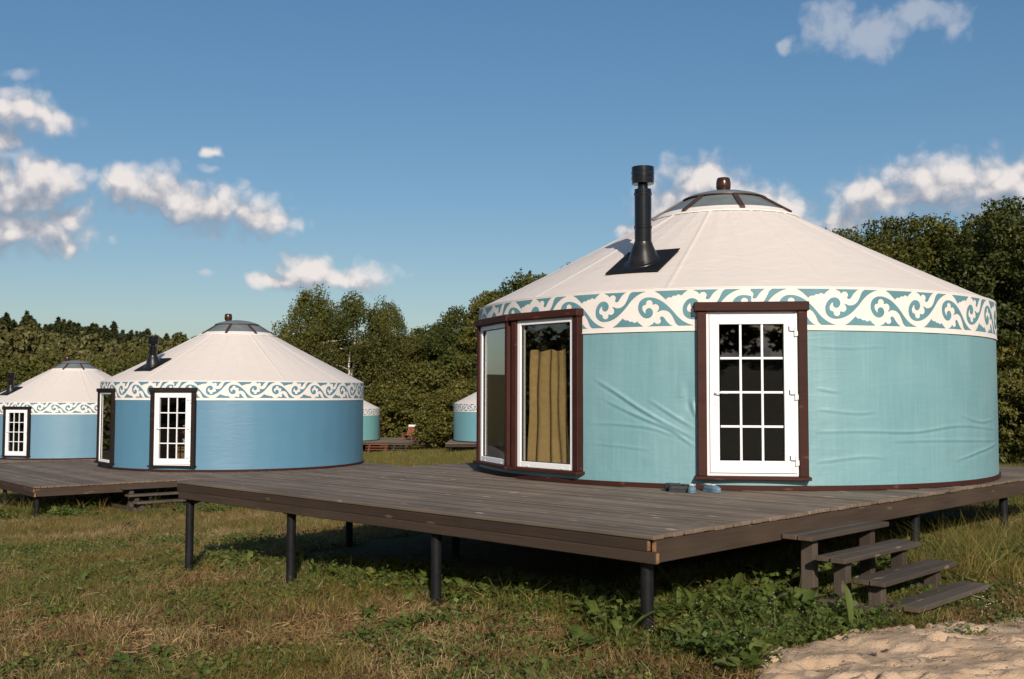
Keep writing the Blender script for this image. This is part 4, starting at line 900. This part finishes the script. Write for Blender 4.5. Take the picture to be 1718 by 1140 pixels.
# short dry grass and green grass, nearer clumps small and dense, farther ones larger and sparser
dryT = [tuft(200+i, 26, .02, .11, .08, .0052, 1.0, 'grass_dry') for i in range(6)]
grnT = [tuft(220+i, 24, .03, .12, .08, .0056, .85, 'grass_green') for i in range(6)]
tallT = [tuft(240+i, 26, .16, .46, .11, .006, .75, 'grass_green') for i in range(5)]
strawT = [straw_mat(260+i, 22) for i in range(4)]
clov = [small_leaves(270+i, 50, .07, .07, .030) for i in range(4)]
dock = [rosette(280+i, 9, .10, .22, .26, 1.1) for i in range(3)]+[rosette(290+i, 7, .07, .14, .5, .9, heart=True, stalk=.08) for i in range(3)]
gout = [small_leaves(300+i, 90, .09, .15, .036) for i in range(4)]
litT = [small_leaves(310+i, 40, .08, .035, .028, 'leaf_dead') for i in range(4)]
medT = [tuft(320+i, 16, .07, .22, .09, .0065, .9, 'grass_green') for i in range(4)]+[tuft(330+i, 14, .06, .18, .09, .005, 1.0, 'straw') for i in range(2)]
def patchy(x, y): return fbm(x*.55, y*.55, 71)
x, y = field(26000, -9, 9, 5.2, 15); g_ = patchy(x, y)+.55*lush(x, y)+.03*(y-9); ok = okg(x, y) & ~under(x, y, 1.6)
sel = ok & (rng.uniform(0, 1, len(x)) < sstep(.66, .40, g_)*.55+.07); emit('dry_grass', x[sel], y[sel], dryT, .5, 1.7, 'short dry brown grass covering the meadow in front of the decks')
sel = ok & (rng.uniform(0, 1, len(x)) < sstep(.42, .62, g_)*.9+.08); emit('green_grass', x[sel], y[sel], grnT, .5, 1.5, 'short green grass blades among the dry grass')
x, y = field(3600, -9, 9, 5.2, 15); sel = okg(x, y) & ~under(x, y, .9) & (rng.uniform(0, 1, len(x)) < sstep(.62, .40, patchy(x, y)+.5*lush(x, y))); emit('straw', x[sel], y[sel], strawT, .8, 1.5, 'loose pale straw lying on the mown grass', .012, .05)
x, y = field(12000, -9, 9, 5.2, 17); l_ = lush(x, y); sel = okg(x, y) & ~under(x, y, 1.7) & (rng.uniform(0, 1, len(x)) < sstep(.18, .6, l_)*.9+.5*sstep(.40, .56, fbm(x*1.1, y*1.1, 17))); emit('clover', x[sel], y[sel], clov, .7, 1.5, 'low clover and small leafy weeds along the deck edge')
x, y = field(5200, -6, 8, 6.5, 15.5); l_ = lush(x, y); sel = okg(x, y) & ~under(x, y, 1.5) & (rng.uniform(0, 1, len(x)) < sstep(.28, .75, l_)*.7) & clear_steps(x, y) & clear_post(x, y); emit('leafy_weeds', x[sel], y[sel], gout+dock+dock+medT[:4], .65, 1.5, 'taller broad-leaved weeds crowding the deck edge')
x, y = field(7000, -9, 9, 5.2, 15); sel = okg(x, y) & ~under(x, y, 1.4) & (rng.uniform(0, 1, len(x)) < .75-.5*lush(x, y)); emit('dead_leaves', x[sel], y[sel], litT, .7, 1.5, 'brown dead leaf litter among the dry grass')
x, y = field(3200, -9, 9, 5.2, 17); sel = okg(x, y) & ~under(x, y, 1.2) & (rng.uniform(0, 1, len(x)) < .35+.5*lush(x, y)); emit('grass_stalks', x[sel], y[sel], medT, .6, 1.2, 'sparse longer grass stalks standing above the mown grass', 0, .25)
x, y = field(2200, -9, 9, 5.2, 14); sel = okg(x, y) & ~under(x, y, .5) & clear_steps(x, y) & (rng.uniform(0, 1, len(x)) < .5); emit('broad_leaves', x[sel], y[sel], dock, .3, .95, 'scattered broad-leaved seedlings in the dry grass')
# mid and far meadow
x, y = field(52000, -26, 26, 15, 34); g_ = patchy(x, y)+.3*lush(x, y)+.12; ok = ~under(x, y, 1.2)
sel = ok & (g_ < .72); emit('dry_grass', x[sel], y[sel], dryT, .8, 1.3, 'dry tawny grass of the middle meadow beside the decks')
sel = ok & (g_ > .55); emit('green_grass', x[sel], y[sel], grnT, .8, 1.35, 'green grass of the middle meadow')
x, y = field(40000, -40, 45, 34, 88); emit('green_grass', x, y, grnT, 1.4, 2.8, 'green grass of the far meadow before the trees')
# tall grass right of the steps, along the back and round the left decks
x, y = field(15000, 2, 14, 9, 26); u_, v_ = uv(x, y); sel = ((v_ < -.05) & (v_ > -2.6) & (u_ > 3.6) & (rng.uniform(0, 1, len(x)) < .85*np.exp(-((v_+.3)/1.3)**2)+.06)) | ((u_ > 10.9) & (v_ > -4) & (rng.uniform(0, 1, len(x)) < .35)); emit('tall_grass', x[sel], y[sel], tallT, .6, 1.25, 'long uncut grass right of the steps along the deck', 0, .2)
x, y = field(16000, -18, 2, 19, 30); d_ = np.hypot((x+8)/7., (y-23.3)/1.3); sel = (d_ < 1.2) & ~((x > -9.6+.0) & (y > 23.6)) ; sel &= rng.uniform(0, 1, len(x)) < .35; sel &= ~((x > -8.9) & (x < -6.4)) | (rng.uniform(0, 1, len(x)) < .12); emit('leafy_weeds', x[sel], y[sel], gout+dock+tallT[:2], .7, 1.5, 'rank green weeds under the edge of the blue yurt deck')
vt, ut = rng.uniform(-1.15, .5, 420), rng.uniform(-.25, 1.85, 420); x = K_[0]+A_[0]*ut+B_[0]*vt; y = K_[1]+A_[1]*ut+B_[1]*vt; sel = okg(x, y) & ((ut > .1) | (vt < -.1) | (rng.uniform(0, 1, 420) < .4)) & (rng.uniform(0, 1, 420) < .35+.9*(fbm(x*1.7, y*1.7, 55)-.25))
rank = [small_leaves(340+i, 70, .10, .20, .034) for i in range(3)]+[rosette(350+i, 9, .14, .30, .20, 1.7) for i in range(3)]+[rosette(360, 6, .09, .17, .55, 1.1, heart=True, stalk=.14)]+[tuft(370+i, 20, .10, .34, .08, .006, .9, 'weed_green') for i in range(3)]+medT[:3]
sel &= clear_post(x, y); emit('leafy_weeds', x[sel], y[sel], rank, .55, 1.15, 'rank dark green weeds between the corner post and the steps')
vt, ut = rng.uniform(.4, 6.4, 330), rng.normal(.85, .28, 330); x = K_[0]+A_[0]*ut+B_[0]*vt; y = K_[1]+A_[1]*ut+B_[1]*vt; sel = rng.uniform(0, 1, 330) < np.interp(vt, [0, 3.5, 6.4], [1, .8, .25])
emit('leafy_weeds', x[sel], y[sel], rank, .4, .95, 'green weeds along the shadow edge under the near deck front')
vt, ut = rng.uniform(-1.9, .3, 260), rng.uniform(-.3, 4.0, 260); x = K_[0]+A_[0]*ut+B_[0]*vt; y = K_[1]+A_[1]*ut+B_[1]*vt; sel = okg(x, y) & ~under(x, y, .0) & clear_steps(x, y)
emit('clover_flowers', x[sel], y[sel], [small_leaves(380+i, 5, .05, .16, .014, 'petal') for i in range(3)], .6, 1.1, 'tiny pale clover flowers in the weeds by the steps', .03)
# bigger leafy weeds that can be told apart
def big_plant(px, py, me, s, label, rz=0):
    p = at_z(px, py, -.83); zg = float(ground_z(p[0], p[1])); p = at_z(px, py, zg); zg = float(max(ground_z(p[0], p[1]), -9))
    o = link('broadleaf_weed', me, None, (p[0], p[1], zg), (0, 0, rz), label, 'weed', 'large-leaved weeds by the near deck'); o.scale = (s, s, s)
burd = [rosette(400+i, 5+i % 3, .13, .24, .78, .75, heart=True, stalk=.12, spread=.03) for i in range(4)]; long_ = [rosette(410+i, 10, .18, .34, .24, 1.5) for i in range(3)]
big_plant(806, 1003, burd[0], .95, 'pale upright burdock leaf in front of the deck shadow', 1.2); big_plant(880, 1000, burd[1], .9, 'broad leaf at the shadow edge right of the pale burdock', .3)
big_plant(1205, 1118, burd[2], 1.0, 'large burdock at the left end of the sand', 2.2); big_plant(1238, 1140, burd[3], .8, 'low burdock at the bottom edge beside the sand', .8)
big_plant(1135, 1000, long_[0], 1.1, 'long-leaved dock just right of the corner post', .2); big_plant(1225, 1005, long_[1], 1.2, 'tall dock midway between corner post and steps', 1.0); big_plant(1290, 985, burd[1], 1.2, 'broad-leaved burdock left of the steps', 1.9); big_plant(1420, 1030, long_[2], .8, 'single bright dock before the foot of the steps', 2.9)
big_plant(1020, 1010, long_[1], .8, 'dock just left of the corner post', 2.6); big_plant(575, 975, burd[0], .8, 'burdock at the shadow edge between the two left posts', 4); big_plant(985, 1095, burd[3], .7, 'low flat burdock in the dry grass below the corner post', 5); big_plant(210, 1120, burd[2], .6, 'yellowing weed in the dry grass at lower left', 3)
# debris on the sand
for i, (px, py) in enumerate(((1480,1082),(1470,1088))):
    p = at_z(px, py, -.70); me = np_mesh('dead_leaf', *[np.array(t) for t in blade_leaf(np.array([0, 0, 0.]), i*2.1, .055, .045, .5, .6)], 'twig')
    link('dead_leaf', me, None, (p[0], p[1], SAND_H(p[0], p[1])+.004), (0, 0, 0), ('brown dead leaf on the sand, right-hand one of two', 'brown dead leaf on the sand, left-hand one of two')[i], 'leaf', 'dead leaves on the sand')
x, y = rng.uniform(1.4, 5.5, 620), rng.uniform(5.5, 8.6, 620); sel = sand_mask(x, y) > .05; x, y = x[sel], y[sel]
emit('litter', x, y, [straw_mat(500+i, 2, 'twig') for i in range(3)]+[small_leaves(505+i, 3, .05, .012, .016, 'leaf_dead') for i in range(3)], .5, 1.1, 'small twigs and stalks littering the sand', .006, .05, np.array([SAND_H(a, b_) for a, b_ in zip(x, y)]))
x, y = rng.uniform(1.2, 5.8, 900), rng.uniform(5.6, 9, 900); mk = sand_mask(x, y); sel = (mk > -.1) & (mk < .45) & (rng.uniform(0, 1, 900) < .75*sstep(.45, .0, mk)+.05); x, y = x[sel], y[sel]
emit('clover', x, y, clov+litT+grnT[:2]+strawT[:1], .4, 1.0, 'small weeds creeping onto the edge of the sand', .0, .1, np.array([SAND_H(a, b_) for a, b_ in zip(x, y)]))
# pile of cut branches at the right
bp = MB(); r_ = random.Random(5)
for i in range(26):
    a = r_.uniform(0, 3.14); L = r_.uniform(.6, 1.5); c = (r_.uniform(-.5, .5), r_.uniform(-.4, .4), r_.uniform(.03, .5)); bp.tube([(c[0]-math.cos(a)*L/2, c[1]-math.sin(a)*L/2, c[2]+r_.uniform(-.02, .25)), c, (c[0]+math.cos(a)*L/2, c[1]+math.sin(a)*L/2, c[2]+r_.uniform(-.02, .3))], [.02, .028, .012], 5)
p = at_y(1694, 740, 33); link('brush_pile', bp.mesh('brush_pile', 'twig', True), None, (p[0], 33, float(ground_z(p[0], 33))), (0, 0, 0), 'heap of cut reddish branches right of the near yurt', 'brush pile')
# wooded hill and the trees behind the camera
con = [conifer_mesh(600+i, 9.6, 6.4, 'needle_far', 2400, .66) for i in range(4)]+[broad_tree(620+i, 10, 6.2, .10, 2600, .50, 90, 'leaf_far')[1] for i in range(4)]
x = rng.uniform(-190, 60, 6400); y = 112+128*rng.uniform(0, 1, 6400)**.8; sel = (np.abs(x) < y*.62+10) & (rng.uniform(0, 1, len(x)) < .62); x, y = x[sel], y[sel]
patch = fbm(x*.02, y*.02, 81)+.25*sstep(-20, -70, x)*sstep(0, 1, (y-130)/60.); pick = np.where(rng.uniform(0, 1, len(x)) < sstep(.46, .74, patch), rng.integers(0, 4, len(x)), rng.integers(4, 8, len(x)))
s = rng.uniform(.72, 1.1, len(x)); rot = np.stack([0*x, 0*x, rng.uniform(0, 6.28, len(x))], -1)
scatter('far_wood', np.stack([x, y, ground_z(x, y)-.2], -1), rot, np.stack([s, s, s*rng.uniform(.85, 1.15, len(x))], -1), pick, con, 'mixed pine and birch wood covering the far hillside', 'wood')
an = np.radians(np.linspace(-262, -40, 74)+rng.normal(0, 1.2, 74)); rr = 62+rng.uniform(0, 14, 74); x = rr*np.cos(an); y = 4+rr*np.sin(an); y = np.where(x > 5, np.minimum(y, -34), y); s = rng.uniform(.75, 1.1, 74)
sel = (y < -20) | (np.abs(x) > y*.56+8); x, y, s = x[sel], y[sel], s[sel]; k_ = len(x)
scatter('tree_line', np.stack([x, y, ground_z(x, y)-.2], -1), np.stack([0*x, 0*x, rng.uniform(0, 6, k_)], -1), np.stack([s*1.2, s*1.2, s], -1), rng.integers(4, 8, k_), con, 'line of trees behind the viewpoint, mirrored in the glass', 'wood')
